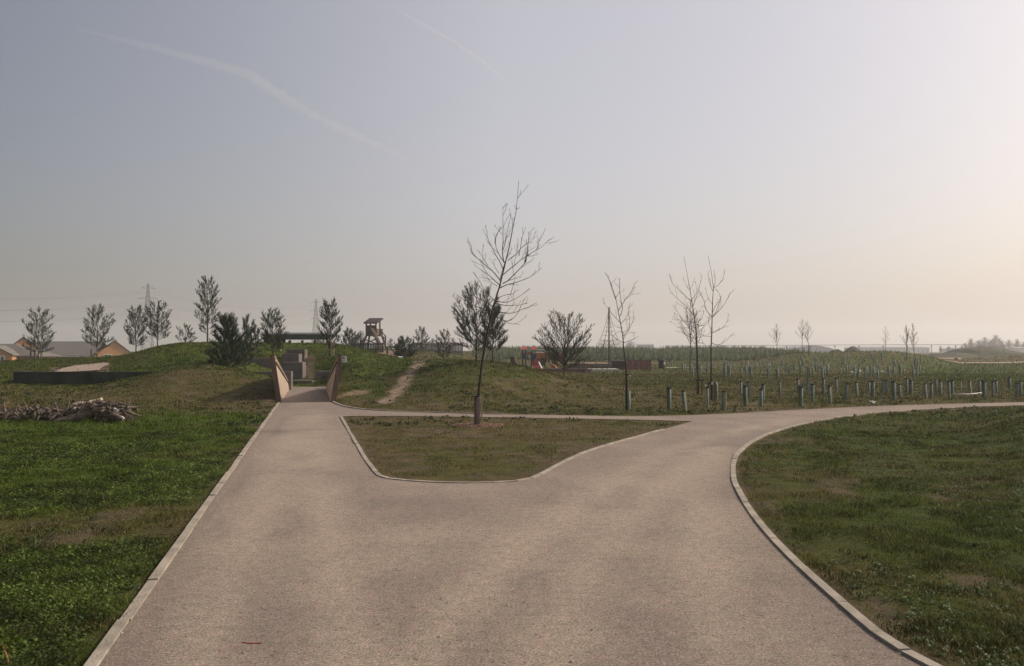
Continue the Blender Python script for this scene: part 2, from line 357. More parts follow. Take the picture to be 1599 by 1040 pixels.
def ground_mat():
    m = bpy.data.materials.new('ground_soil_and_turf'); m.use_nodes = True; n = m.node_tree; b = n.nodes['Principled BSDF']
    b.inputs['Roughness'].default_value = .95; b.inputs['Specular IOR Level'].default_value = .1
    at = n.nodes.new('ShaderNodeAttribute'); at.attribute_name = 'tone'
    tc = n.nodes.new('ShaderNodeTexCoord')
    nz = n.nodes.new('ShaderNodeTexNoise'); nz.inputs['Scale'].default_value = 3.2; nz.inputs['Detail'].default_value = 8; nz.inputs['Roughness'].default_value = .7
    n.links.new(tc.outputs['Object'], nz.inputs['Vector'])
    mr = n.nodes.new('ShaderNodeMapRange'); mr.inputs['From Min'].default_value = .3; mr.inputs['From Max'].default_value = .7
    mr.inputs['To Min'].default_value = .55; mr.inputs['To Max'].default_value = 1.45; n.links.new(nz.outputs['Fac'], mr.inputs['Value'])
    mx = n.nodes.new('ShaderNodeMix'); mx.data_type = 'RGBA'; mx.blend_type = 'MULTIPLY'; mx.inputs[0].default_value = 1
    n.links.new(at.outputs['Color'], mx.inputs[6]); n.links.new(mr.outputs[0], mx.inputs[7]); n.links.new(mx.outputs[2], b.inputs['Base Color'])
    z2 = n.nodes.new('ShaderNodeTexNoise'); z2.inputs['Scale'].default_value = 9; z2.inputs['Detail'].default_value = 9; z2.inputs['Roughness'].default_value = .75; n.links.new(tc.outputs['Object'], z2.inputs['Vector'])
    bp = n.nodes.new('ShaderNodeBump'); bp.inputs['Strength'].default_value = .9; bp.inputs['Distance'].default_value = .08
    n.links.new(z2.outputs['Fac'], bp.inputs['Height']); n.links.new(bp.outputs[0], b.inputs['Normal'])
    return m
def path_mat():
    m = bpy.data.materials.new('compacted_gravel'); m.use_nodes = True; n = m.node_tree; b = n.nodes['Principled BSDF']
    b.inputs['Roughness'].default_value = .92; b.inputs['Specular IOR Level'].default_value = .2
    at = n.nodes.new('ShaderNodeAttribute'); at.attribute_name = 'tone'; tc = n.nodes.new('ShaderNodeTexCoord')
    def noise(sc, det, lo, hi, a, bb, ro=.6):
        z = n.nodes.new('ShaderNodeTexNoise'); z.inputs['Scale'].default_value = sc; z.inputs['Detail'].default_value = det; z.inputs['Roughness'].default_value = ro
        n.links.new(tc.outputs['Object'], z.inputs['Vector'])
        r = n.nodes.new('ShaderNodeMapRange'); r.inputs['From Min'].default_value = lo; r.inputs['From Max'].default_value = hi; r.inputs['To Min'].default_value = a; r.inputs['To Max'].default_value = bb
        n.links.new(z.outputs['Fac'], r.inputs['Value']); return r.outputs[0], z
    def mul(a, bsock):
        x = n.nodes.new('ShaderNodeMix'); x.data_type = 'RGBA'; x.blend_type = 'MULTIPLY'; x.inputs[0].default_value = 1
        n.links.new(a, x.inputs[6]); n.links.new(bsock, x.inputs[7]); return x.outputs[2]
    c = at.outputs['Color']
    f1, z1 = noise(62, 6, .34, .66, .05, 1.95, .9); c = mul(c, f1)
    f2, _ = noise(11, 8, .32, .68, .68, 1.32, .85); c = mul(c, f2)
    v = n.nodes.new('ShaderNodeTexVoronoi'); v.inputs['Scale'].default_value = 55; n.links.new(tc.outputs['Object'], v.inputs['Vector'])
    r = n.nodes.new('ShaderNodeValToRGB'); e = r.color_ramp.elements; e[0].position = 0; e[0].color = (.38,.35,.34,1); e[1].position = .16; e[1].color = (1,1,1,1); e.new(.9).color = (1,1,1,1); e.new(1).color = (1.0,1.0,1.0,1)
    n.links.new(v.outputs['Color'], r.inputs[0]); c = mul(c, r.outputs[0])
    hz_ = n.nodes.new('ShaderNodeTexNoise'); hz_.inputs['Scale'].default_value = 9; hz_.inputs['Detail'].default_value = 6; hz_.inputs['Roughness'].default_value = .8; n.links.new(tc.outputs['Object'], hz_.inputs['Vector'])
    hr = n.nodes.new('ShaderNodeValToRGB'); e = hr.color_ramp.elements; e[0].position = .38; e[0].color = (1.05,.97,.97,1); e[1].position = .62; e[1].color = (.94,1.0,.90,1); n.links.new(hz_.outputs['Fac'], hr.inputs[0]); c = mul(c, hr.outputs[0])
    n.links.new(c, b.inputs['Base Color'])
    bp = n.nodes.new('ShaderNodeBump'); bp.inputs['Strength'].default_value = .8; bp.inputs['Distance'].default_value = .008
    n.links.new(z1.outputs['Fac'], bp.inputs['Height']); n.links.new(bp.outputs[0], b.inputs['Normal'])
    return m
M['ground'] = ground_mat(); M['path'] = path_mat()

# ------------------------------------------------------------------ turf character over the plan
TRAIL = [tuple(hit(x, y).xy) for x, y in ((597,629),(612,621),(625,607),(634,592),(645,578),(655,568),(668,562))]
TRAIL2 = [tuple(hit(x, y).xy) for x, y in ((524,623),(540,618),(556,614),(570,611))]
GREEN = np.array((.048,.064,.011)); LUSH = np.array((.058,.094,.010)); DRY = np.array((.096,.077,.030)); SOIL = np.array((.120,.088,.058)); SAND = np.array((.30,.23,.155))
def turf(X, Y):
    """dryness 0..1 and bareness 0..1 and lushness"""
    px = CX + FPX * X / np.maximum(Y, 1.0)
    dry = np.full(X.shape, .45)
    left = (X < -1.2 - .23 * (Y - 2)) & (Y < 60)
    band = sstep(20, 23.5, Y + (fbm(X, Y, 5, 2, 2) - .5) * 4) * (1 - sstep(31, 34, Y))
    dl = .03 + .68 * band * sstep(-18, -13, X) + .40 * band * (1 - sstep(-18, -13, X))
    strip = np.exp(-((Y - 7.6 - .25 * (X + 4) + (fbm(X, Y, 2.2, 41, 3) - .5) * 4.5) / .9) ** 2) * .8
    dl = np.maximum(dl, strip)
    dry = np.where(left, dl, dry)
    isl = inside(X, Y, ISLAND); dry = np.where(isl, .66, dry)
    field = (Y > 21.5) & (~left); dry = np.where(field & ~isl, .63, dry)
    hill = (Y > 34) & (px < 640); dry = np.where(hill, .2, dry)
    dry = np.where((Y > 26.5) & (Y < 50) & (px > 515) & (px < 600), .30, dry)
    mound = (Y > 27) & (Y < 42) & (px > 640) & (px < 860); dry = np.where(mound, .60 - .32 * sstep(28, 34, Y), dry)
    rf = (px > 1430) & (Y > 44) & (Y < 110); dry = np.where(rf, .12, dry)
    dry = np.where((px > 900) & (Y > 50) & (px < 1440), .42, dry)
    dry = np.where((px > 1440) & (Y > 100), .85, dry)
    right = (X > 2) & (Y < 22) & ~isl; dry = np.where(right, .34, dry)
    dry = dry + (fbm(X, Y, 2.6, 21, 4) - .5) * .95 + (fbm(X, Y, .55, 27, 3) - .5) * .9 + (fbm(X, Y, 9, 31, 2) - .5) * .35
    dry = np.where(left & (Y < 19), np.minimum(dry, .28 + .52 * strip * sstep(.3, .6, fbm(X, Y, .9, 29, 3) + .12)), dry)
    D = path_dist(X, Y)
    dry = np.clip(dry + .50 * np.exp(-D / .30) * (D > 0), 0, 1)
    bare = .7 * sstep(.58, .68, fbm(X, Y, .5, 77, 4)) * sstep(.25, .55, dry)
    edge = np.exp(-np.maximum(D, 0) / .14) * .75; bare = np.maximum(bare, edge * (fbm(X, Y, .5, 5, 3) > .42))
    n = (fbm(X, Y, .7, 8, 3) - .5) * .9
    t = segdist(X, Y, TRAIL); bare = np.maximum(bare, 1.7 * (1 - sstep(.12, .46, t + n * .5)))
    t = segdist(X, Y, TRAIL2); bare = np.maximum(bare, 1.3 * (1 - sstep(.1, .4, t + n * .6)))
    corr = (px > 468) & (px < 492) & (Y > 39.5) & (Y < 46); bare = np.where(corr, .9, bare)
    so_ = (px > 588) & (px < 618) & (Y > 70) & (Y < 92); bare = np.where(so_, 1.4, bare)
    tk = ((px > 1445) & (np.abs(Y - 95) < 3.0)) | ((px > 1436) & (px < 1502) & (np.abs(Y - 121.5) < 4.5)); bare = np.where(tk, 2, bare)
    pvd = (px > 78) & (px < 172) & (Y > 33.6) & (Y < 47) & ((px > 112) | (Y < 43)); bare = np.where(pvd, 1.0, bare)
    lush = np.where(left & (Y < 23), 1.0, .35) + .4 * (fbm(X, Y, 4, 55, 2) - .5); lush = np.where(hill, .8, lush); lush = np.where(rf, .6, lush)
    return dry, np.clip(bare, 0, 2), np.clip(lush, 0, 1)
def tonecol(dry, bare, lush):
    g = GREEN[None] * (1 - lush[:, None]) + LUSH[None] * lush[:, None]
    c = g * (1 - dry[:, None]) + DRY[None] * dry[:, None]
    b1 = np.clip(bare, 0, 1)[:, None]; c = c * (1 - b1) + SOIL[None] * b1
    b2 = np.clip(bare - 1, 0, 1)[:, None]; c = c * (1 - b2) + SAND[None] * b2
    return c

# ------------------------------------------------------------------ ground sheet
def build_ground():
    th = np.concatenate([np.arange(-180, -40, 3.0), np.arange(-40, 40, .125), np.arange(40, 180, 3.0)]); th = np.radians(th)
    rr = np.exp(np.linspace(math.log(1.2), math.log(1950), 470)); nT, nR = len(th), len(rr)
    Rg, Tg = np.meshgrid(rr, th, indexing='ij'); X = (Rg * np.sin(Tg)).ravel(); Y = (Rg * np.cos(Tg)).ravel()
    Z = terrain(X, Y); d, b, l = turf(X, Y); C = tonecol(d, b, l)
    V = np.stack([X, Y, Z], 1); V = np.vstack([V, [[0, 0, -.012]]]); C = np.vstack([C, C[:1]])
    i = np.arange(nR - 1)[:, None]; j = np.arange(nT)[None, :]; j2 = (j + 1) % nT
    F = np.stack([i*nT + j, i*nT + j2, (i+1)*nT + j2, (i+1)*nT + j], -1).reshape(-1, 4)[:, ::-1]
    Tri = [(len(V)-1, (k+1) % nT, k, k) for k in range(nT)]
    T3 = np.array([(t[0], t[1], t[2]) for t in Tri])[:, ::-1]
    F3 = np.vstack([F[:, [0,1,2]], F[:, [0,2,3]], T3])
    o = npmesh('ground', V, F3, M['ground'], col=C, smooth=True); tag(o, kind='structure')
build_ground()

# ------------------------------------------------------------------ paths
TRK = [chaikin(flat(p), 2) for p in ([(640,1040),(760,900),(870,810),(960,745),(1090,685),(1250,652)], [(860,1040),(900,900),(1000,790),(1110,700)],
       [(560,1040),(520,880),(505,760),(490,640)], [(1120,1040),(1105,900),(1100,780),(1120,700)], [(300,1040),(400,800),(470,650)])]
def path_sheet(name, poly, z=None, lift=.0, holes=(), step=None, label=None, tone=None):
    P = list(poly); xs = [p[0] for p in P]; ys = [p[1] for p in P]
    pts = []; y = min(ys)
    while y < max(ys):
        st = step or (.05 + .014 * max(y, 1)) * 1.6
        xr = np.arange(min(xs), max(xs), st) + random.uniform(0, st); k = inside(xr, np.full(xr.shape, y), P)
        for h in holes: k &= ~inside(xr, np.full(xr.shape, y), h)
        dd = segdist(xr, np.full(xr.shape, y), P, True)
        pts += [(float(a), float(y)) for a, q, e in zip(xr, k, dd) if q and e > st * .3]; y += st
    allv = [Vector(p) for p in P]; ed = [(i, (i+1) % len(P)) for i in range(len(P))]
    for h in holes:
        o = len(allv); allv += [Vector(p) for p in h]; ed += [(o+i, o+(i+1) % len(h)) for i in range(len(h))]
    allv += [Vector(p) for p in pts]
    vo, eo, fo, *_ = delaunay_2d_cdt(allv, ed, [], 0, 1e-5)
    V = np.array([(v.x, v.y) for v in vo]); F = np.array([f for f in fo if len(f) == 3]); c = V[F].mean(1)
    k = inside(c[:, 0], c[:, 1], P)
    for h in holes: k &= ~inside(c[:, 0], c[:, 1], h)
    F = F[k]; X, Y = V[:, 0], V[:, 1]
    Z = np.zeros(len(V)) if z is not None else terrain(X, Y) + lift
    base = np.array((.225,.182,.155)); light = np.array((.325,.265,.212)); darkc = np.array((.175,.148,.132))
    t = (fbm(X, Y, 1.7, 4, 5) * .5 + fbm(X, Y, .5, 14, 4) * .5)[:, None]; C = base + (light - base) * np.clip((t - .48) * 2.6, 0, .7) + (darkc - base) * np.clip((.5 - t) * 2.6, 0, .6)
    for q, T in enumerate(TRK):
        dd = segdist(X, Y, T) + (fbm(X, Y, .8, 90 + q, 3) - .5) * .35; w = np.clip(1.25 - dd / .24, 0, 1)[:, None] * (.55 + .5 * fbm(X, Y, 2, q, 2)[:, None]); C = C * (1 - w) + light * w
    e = np.exp(-segdist(X, Y, P, True) / .25)[:, None] * .35; C = C * (1 - e) + np.array((.17,.14,.115)) * e
    if tone is not None: C = C * 0 + np.array(tone) * (.85 + .3 * t)
    # make sure faces look up
    a, b, cc = V[F[:, 0]], V[F[:, 1]], V[F[:, 2]]; cr = (b[:,0]-a[:,0])*(cc[:,1]-a[:,1]) - (b[:,1]-a[:,1])*(cc[:,0]-a[:,0]); F[cr < 0] = F[cr < 0][:, ::-1]
    o = npmesh(name, np.stack([X, Y, Z], 1), F, M['path'], col=C); return tag(o, kind='structure')
path_sheet('path', PATH, z=0, holes=(ISLAND,))
def kerb(name, pts, w=.068, h=.014, side=1, seg=.9, conform=False, mat_='kerb'):
    """a run of edging boards laid end to end with narrow joints"""
    mb = MB(); L = [0]
    for a, b in zip(pts, pts[1:]): L.append(L[-1] + math.dist(a, b))
    def at(s): return (float(np.interp(s, L, [p[0] for p in pts])), float(np.interp(s, L, [p[1] for p in pts])))
    s = 0.0
    while s < L[-1] - .05:
        e = min(s + seg * random.uniform(.92, 1.06), L[-1]); n = max(1, int((e - s) / .25)); off = random.uniform(-.006, .006); hz = h + random.uniform(-.006, .008)
        q = [at(s + (e - .010 - s) * i / n) for i in range(n + 1)]
        for i in range(n):
            a, b = Vector(q[i]), Vector(q[i+1]); d = (b - a)
            if d.length < 1e-4: continue
            d.normalize(); nn = Vector((d.y, -d.x)) * side; a1 = a + nn * off; b1 = b + nn * off; a2 = a1 - nn * w; b2 = b1 - nn * w
            za = zb = 0
            if conform: za = T1(a.x, a.y); zb = T1(b.x, b.y)
            P_ = [(a1, za), (b1, zb), (b2, zb), (a2, za)]
            if side < 0: P_ = [P_[1], P_[0], P_[3], P_[2]]
            lo = [(p.x, p.y, z_ - .08) for p, z_ in P_]; hi = [(p.x, p.y, z_ + hz) for p, z_ in P_]
            mb.hexa(lo + hi)
        s = e
    o = mb.build(name, M[mat_]); return tag(o, kind='structure')
kerb('kerb', LEFT_EDGE, side=1)
kerb('kerb', RIGHT_LAWN, side=1, w=.068)
kerb('kerb', ISL_FRONT[:-6], side=-1, w=.062)
kerb('kerb', FAR_EDGE[-26:], side=1, w=.07, h=.025, seg=.7)

# upper plateau path behind the retaining wall, and far sandy tracks
def ground_poly(pts): return [tuple(hit(x, y).xy) for x, y in pts]
pl = [(gpoint(x, Y).x, Y) for x, Y in ((86,34),(99,38),(114,42.5),(132,45.5),(165,46.5),(172,43.5),(158,39),(156,34))]
path_sheet('path', chaikin(pl + pl[:1], 1)[:-1], lift=.07, step=.7, tone=(.30,.24,.195))
kerb('kerb', [(gpoint(x, Y).x, Y) for x, Y in ((94,34.2),(101,38),(114,42.3),(132,45.4),(163,46.4))], w=.12, h=.06, conform=True)
def strip(y0s, xs, th, tone):
    up = [(gpoint(x, Y).x, Y) for x, Y in zip(xs, y0s)]; lo = [(gpoint(x, Y - th).x, Y - th) for x, Y in zip(xs, y0s)][::-1]
    path_sheet('path', up + lo, lift=.06, step=2.2, tone=tone)
strip([98,97,97,98,100], [1450,1500,1560,1620,1720], 5, (.38,.29,.20))
strip([128,126,124], [1438,1470,1500], 9, (.36,.27,.19))
strip([79,79,79,80], [1028,1060,1120,1200], 1.3, (.42,.36,.28))
strip([92,92,92], [880,960,1040], 2.2, (.30,.22,.17))

# ------------------------------------------------------------------ grass
def blades(name, Xa, Ya, dens_col, hgt, wid, mat_, lean=.5, label='', hi=1.0):
    n = len(Xa); Z = terrain(Xa, Ya); d, b, l = turf(Xa, Ya)
    keep = (RNG.random(n) > np.clip(b, 0, 1) * np.where(b >= 1, 1.0, .88)) & (path_dist(Xa, Ya) > .05)
    keep &= ~((d > .55) & (RNG.random(n) < (d - .55) * .9))
    Xa, Ya, Z, d, b, l = [q[keep] for q in (Xa, Ya, Z, d, b, l)]; n = len(Xa)
    r = np.hypot(Xa, Ya); patch = fbm(Xa, Ya, .38, 44, 3)
    H = hgt * (.25 + 1.15 * sstep(.3, .7, patch)) * RNG.uniform(.5, 1.35, n) * (1 - .45 * d) * (1 + .010 * r); W = np.maximum(wid, r * .00062) * RNG.uniform(.7, 1.3, n)
    a = RNG.uniform(0, 2*np.pi, n); tl = RNG.uniform(.1, lean, n) * 1.4; ta = RNG.uniform(0, 2*np.pi, n)
    c = tonecol(np.clip(d * .9 + RNG.normal(0, .16, n), 0, 1), b * 0, l) * (RNG.uniform(.45, 1.7, n) * (.50 + .95 * sstep(.25, .75, fbm(Xa, Ya, .22, 71, 3))))[:, None]
    straw = RNG.random(n) < .05 + .16 * d; c[straw] = np.array((.24,.18,.09)) * RNG.uniform(.6, 1.3, straw.sum())[:, None]
    dx, dy = np.cos(a) * W / 2, np.sin(a) * W / 2; tx, ty = np.cos(ta) * tl * H, np.sin(ta) * tl * H
    p0 = np.stack([Xa - dx, Ya - dy, Z - .004], 1); p1 = np.stack([Xa + dx, Ya + dy, Z - .004], 1)
    m0 = np.stack([Xa - dx*.8 + tx*.35, Ya - dy*.8 + ty*.35, Z + H*.6], 1); m1 = np.stack([Xa + dx*.8 + tx*.35, Ya + dy*.8 + ty*.35, Z + H*.6], 1)
    tp = np.stack([Xa + tx, Ya + ty, Z + H * .95], 1)
    V = np.stack([p0, p1, m0, m1, tp], 1).reshape(-1, 3); o = np.arange(n)[:, None] * 5
    F = np.vstack([o + [0,1,3], o + [0,3,2], o + [2,3,4]]); C = np.repeat(c, 5, 0)
    ob = npmesh(name, V, F, mat_, col=C); return tag(ob, label, 'grass', kind='stuff')
def sample(y0, y1, count, power, extra=3.0, edge=.70):
    # more where near: density falls with distance
    t = RNG.random(count); e = 2 - power; Y = (y0**e + t * (y1**e - y0**e)) ** (1/e)
    X = RNG.uniform(-1, 1, count) * (edge * Y + extra * np.clip(Y / 10, .3, 1)); return X, Y
X, Y = sample(3.6, 17, 560000, 1.45); k = ~on_path(X, Y); X, Y = X[k], Y[k]
left = X < 0
isl = inside(X, Y, ISLAND)
blades('grass', X[left & ~isl], Y[left & ~isl], None, .034, .006, M['leaf'], 1.3, 'lush short green grass on the lawn left of the gravel path')
blades('grass', X[~left & ~isl], Y[~left & ~isl], None, .034, .006, M['leaf'], 1.1, 'patchy green and straw grass on the lawn right of the gravel path')
X2, Y2 = sample(11, 24, 190000, 1.2); k = inside(X2, Y2, ISLAND); blades('grass', X2[k], Y2[k], None, .034, .006, M['leaf'], .8, 'thin brownish grass on the kerbed island between the paths')
X, Y = sample(17, 60, 420000, 1.5); k = ~on_path(X, Y) & ~inside(X, Y, ISLAND); blades('grass', X[k], Y[k], None, .055, .007, M['leaf'], .9, 'rough tufted grass over the mounds and the tube planted field')
X, Y = sample(60, 125, 60000, 1.7); blades('grass', X, Y, None, .10, .02, M['leaf'], .9, 'distant rough grass around the playground and far mounds')

def clover():
    X, Y = sample(3.8, 17, 420000, 1.5); k = ~on_path(X, Y) & (X < 0) & ~inside(X, Y, ISLAND); X, Y = X[k], Y[k]
    d, b, l = turf(X, Y); k = (fbm(X, Y, 1.4, 23, 3) > .40) & (d < .42) & (path_dist(X, Y) > .15); X, Y, d = X[k], Y[k], d[k]; n = len(X); Z = terrain(X, Y) + RNG.uniform(.008, .05, n) * (.5 + fbm(X, Y, .5, 71, 3))
    s = RNG.uniform(.003, .0075, n) * (1 + Y * .09); a = RNG.uniform(0, 6.28, n); t1, t2 = RNG.uniform(-.8, .8, n), RNG.uniform(-.8, .8, n)
    q = []
    for ang in (0, 1.57, 3.14, 4.71):
        ux, uy = np.cos(a + ang) * s, np.sin(a + ang) * s; q.append(np.stack([X + ux, Y + uy, Z + ux * t1 + uy * t2], 1))
    c = np.array((.064,.088,.020)) * (RNG.uniform(.4, 1.75, n) * (.42 + 1.1 * sstep(.25, .75, fbm(X, Y, .22, 71, 3))))[:, None]
    tag(npmesh('clover', np.stack(q, 1).reshape(-1, 3), np.arange(4*n).reshape(-1, 4), M['weed'], col=np.repeat(c, 4, 0)), 'dense clover leaves carpeting the left hand lawn', 'clover', kind='stuff')
clover()
def rosettes(name, X, Y, size, label, bright=1.0):
    D = path_dist(X, Y); k = D > .12; X, Y = X[k], Y[k]; n = len(X); Z = terrain(X, Y); nl = 8
    V = []; C = []; 
    for q in range(nl):
        a = RNG.uniform(0, 2*np.pi, n); L = size * RNG.uniform(.5, 1.3, n); w = L * RNG.uniform(.28, .45, n); el = RNG.uniform(.1, .9, n)
        ox, oy = RNG.normal(0, size * .5, n), RNG.normal(0, size * .5, n); cx, cy = X + ox, Y + oy
        ux, uy = np.cos(a), np.sin(a); h = np.sin(el) * L; f = np.cos(el) * L; roll = RNG.uniform(-.4, .4, n) * w
        b0 = np.stack([cx, cy, Z], 1); l_ = np.stack([cx + ux*f*.55 - uy*w/2, cy + uy*f*.55 + ux*w/2, Z + h*.75 + roll + .008], 1)
        r_ = np.stack([cx + ux*f*.55 + uy*w/2, cy + uy*f*.55 - ux*w/2, Z + h*.75 - roll + .008], 1); t_ = np.stack([cx + ux*f, cy + uy*f, Z + h*.85 + .004], 1)
        V.append(np.stack([b0, r_, t_, l_], 1)); c = np.array((.062,.090,.030)) * bright * RNG.uniform(.6, 1.6, n)[:, None]; C.append(np.repeat(c[:, None], 4, 1))
    V = np.concatenate(V).reshape(-1, 3); C = np.concatenate(C).reshape(-1, 3); F = np.arange(len(V)).reshape(-1, 4)
    o = npmesh(name, V, F, M['weed'], col=C); return tag(o, label, 'weeds', kind='stuff')
X, Y = sample(4, 24, 14000, 1.3); k = ~on_path(X, Y) & (X > 0) & ~inside(X, Y, ISLAND) & (fbm(X, Y, 1.8, 61, 3) > .44); rosettes('weed', X[k], Y[k], .036, 'small glossy leaved weeds scattered in the right hand lawn', 1.2)
X, Y = sample(4, 24, 4200, 1.3); k = ~on_path(X, Y) & (X < 0) & ~inside(X, Y, ISLAND) & (fbm(X, Y, 1.8, 63, 3) > .50); rosettes('weed', X[k], Y[k], .045, 'leafy green weeds scattered in the left hand lawn', .9)
X, Y = sample(18, 50, 5200, 1.2); k = ~on_path(X, Y) & (fbm(X, Y, 3, 63, 3) > .5); rosettes('weed', X[k], Y[k], .10, 'dark leafy weed clumps over the mounds and the field', .55)
# grit and stones on the path
def stones():
    X, Y = sample(3.8, 24, 14000, 1.6); k = on_path(X, Y); X, Y = X[k], Y[k]; n = len(X); s = np.where(RNG.random(n) < .04, RNG.uniform(.006, .013, n), RNG.uniform(.002, .006, n))
    base = np.array([(1,0,0),(-1,0,0),(0,1,0),(0,-1,0),(0,0,.8),(0,0,-.8)], float)
    P = base[None] * s[:, None, None] * RNG.uniform(.6, 1.3, (n, 6, 1)) + np.stack([X, Y, s * .4], 1)[:, None]
    F = np.array([(0,2,4),(2,1,4),(1,3,4),(3,0,4)]); F = (np.arange(n)[:, None, None] * 6 + F[None]).reshape(-1, 3)
    o = npmesh('gravel', P.reshape(-1, 3), F, M['pebble']); tag(o, 'loose grit and small stones scattered on the gravel path', 'gravel', kind='stuff')
stones()

# ------------------------------------------------------------------ timber wing walls at the cutting
def wing_wall(side, base, h0, h1, lean, label):
    """base: plan points near, far.  side -1 leans to -X, +1 to +X"""
    a = Vector((*base[0], 0)); b = Vector((*base[1], 0)); L = (b - a).length; d = (b - a) / L
    n = Vector((-d.y, d.x, 0)); n = n if n.x * side > 0 else -n
    root = thing('timber_wing_wall', label, 'wall', a, 0)
    def P(s, t, h, off=0): return d * s + Vector((0, 0, t * h)) + n * (lean * t * h + off)
    boards = MB(); w = .145; s = .10; k = 0
    while s < L:
        e = min(s + w, L); off = .004 if k % 2 else 0
        for q in (0,):
            ha = h0 + (h1 - h0) * s / L - .03; hb = h0 + (h1 - h0) * e / L - .03
            e2 = e - .006
            boards.hexa([P(s, -.05, 1, off), P(e2, -.05, 1, off), P(e2, -.05, 1, .06+off), P(s, -.05, 1, .06+off), P(s, 1, ha, off), P(e2, 1, hb, off), P(e2, 1, hb, .06+off), P(s, 1, ha, .06+off)])
        s = e; k += 1
    boards.build('board_panel', M['timber'], root)
    post = MB().hexa([P(-.02, -.05, 1, -.01), P(.095, -.05, 1, -.01), P(.095, -.05, 1, .15), P(-.02, -.05, 1, .15), P(-.02, 1, h0, -.01), P(.095, 1, h0 - .01, -.01), P(.095, 1, h0 - .01, .15), P(-.02, 1, h0, .15)])
    post.build('end_post', M['timber_brown'], root)
    cap = MB(); hh = lambda s: h0 + (h1 - h0) * s / L
    cap.hexa([P(.1, 1, hh(.1) - .03, -.02), P(L, 1, hh(L) - .03, -.02), P(L, 1, hh(L) - .03, .09), P(.1, 1, hh(.1) - .03, .09), P(.1, 1, hh(.1), -.02), P(L, 1, hh(L), -.02), P(L, 1, hh(L), .09), P(.1, 1, hh(.1), .09)])
    cap.build('capping', M['timber'], root)
    rl = MB(); rl.hexa([P(.1, 1, hh(.1) - .27, -.035), P(L, 1, hh(L) - .11, -.035), P(L, 1, hh(L) - .11, -.002), P(.1, 1, hh(.1) - .27, -.002), P(.1, 1, hh(.1) - .20, -.035), P(L, 1, hh(L) - .06, -.035), P(L, 1, hh(L) - .06, -.002), P(.1, 1, hh(.1) - .20, -.002)])
    rl.build('handrail', M['timber_dark'], root)
    return root, P
wl, _ = wing_wall(-1, LEFT_WING, 1.56, .42, .15, 'tall tapering timber board wall on the left of the cutting, sunlit inner face')
wr, PR = wing_wall(1, RIGHT_WING, 1.56, .40, .15, 'tall tapering timber board wall on the right of the cutting, carrying a small notice')
sg = PR(-.03, 1, 1.42, .19)
sb = MB().box(sg, (.20, .012, .21)); sgn = sb.build('notice_plate', M['white'], wr)
mk = MB(); mk.box(sg + Vector((0, -.009, .045)), (.10, .004, .03)); mk.box(sg + Vector((-.01, -.009, .068)), (.06, .004, .02)); mk.box(sg + Vector((.045, -.009, .02)), (.012, .004, .03)); mk.box(sg + Vector((-.045, -.009, .02)), (.012, .004, .03))
for i in range(3): mk.box(sg + Vector((random.uniform(-.01, .01), -.009, -.02 - i * .028)), (.13 - .02 * i, .004, .010))
mk.build('notice_print', M['black'], sgn)

# ------------------------------------------------------------------ concrete blocks and walls
def block(px0, px1, yt, yb, Y, dep, label, name='concrete_block', rz=0, m='concrete', cat='concrete block'):
    a = proj(px0, yt, Y); b = proj(px1, yb, Y); cx = (a.x + b.x) / 2; zb = min(b.z, T1(cx, Y)) - .25; w = b.x - a.x; zt = a.z
    mb = MB(); bv = .012
    import bmesh
    bm = bmesh.new(); bmesh.ops.create_cube(bm, size=1)
    for v in bm.verts: v.co = Vector((v.co.x * w, (v.co.y + .5) * dep, (v.co.z + .5) * (zt - zb)))
    bmesh.ops.bevel(bm, geom=bm.edges[:], offset=bv, segments=1, affect='EDGES')
    me = bpy.data.meshes.new(name); bm.to_mesh(me); bm.free(); me.materials.append(M[m]); o = bpy.data.objects.new(name, me); COL.objects.link(o)
    o.location = (cx, Y, zb); o.rotation_euler = (0, 0, rz); return tag(o, label, cat)
G = 'concrete blocks stepped up the hill'
for args in [
    (457,488,594,602,39.3,.5,'low pale concrete bench block lying at the end of the walled path'),
    (438,473,565.5,594,41,.5,'large square concrete block standing behind the low bench block'),
    (440,467,552.5,567,43.6,.5,'mid height concrete block stepped above the large square block'),
    (447,476,545.5,565,45.2,.45,'dark topmost concrete block of the stepped group on the hill'),
    (493,524,579.5,597,40,.6,'concrete block on the grass behind the right timber wall'),
    (389,425,559,574,42.5,.5,'wide concrete block behind the left timber wall under the pine'),
    (374,394,539,549,46.8,.5,'small dark concrete block high on the hill beside the bushy pine')]:
    o = block(*args, rz=-.10); o['group'] = G
o = block(393,455,580,611,34.9,.22,'concrete retaining wall at the far end of the left timber wall', 'retaining_wall', 0, 'concrete', 'wall')
# long dark retaining wall on the left, with a rounded outer end
def long_wall():
    pts = []
    for t in np.linspace(0, 1, 6): pts.append((gpoint(44, 34.6).x + .55 * (1 - math.cos(t * math.pi / 2)) , 34.6 - 1.7 * math.sin(t * math.pi / 2)))
    x0 = pts[-1][0]; x1 = gpoint(262, 32.9).x
    pts += [(x0 + (x1 - x0) * t, 32.9 + .0 * t) for t in np.linspace(.05, 1, 14)]
    mb = MB(); th = .25
    for i in range(len(pts) - 1):
        a, b = Vector((*pts[i], 0)), Vector((*pts[i+1], 0)); d = (b - a).normalized(); n = Vector((-d.y, d.x, 0)) * th
        top = .845
        mb.hexa([Vector((p.x, p.y, -.2)) for p in (a, b, b + n, a + n)] + [Vector((p.x, p.y, top)) for p in (a, b, b + n, a + n)])
    mb.build('retaining_wall', M['concrete_dark']); return bpy.context.scene.objects['retaining_wall.001'] if 'retaining_wall.001' in bpy.data.objects else None
long_wall()
for o in bpy.data.objects:
    if o.name.startswith('retaining_wall') and 'label' not in o: tag(o, 'long low dark retaining wall below the plateau path at left', 'wall')

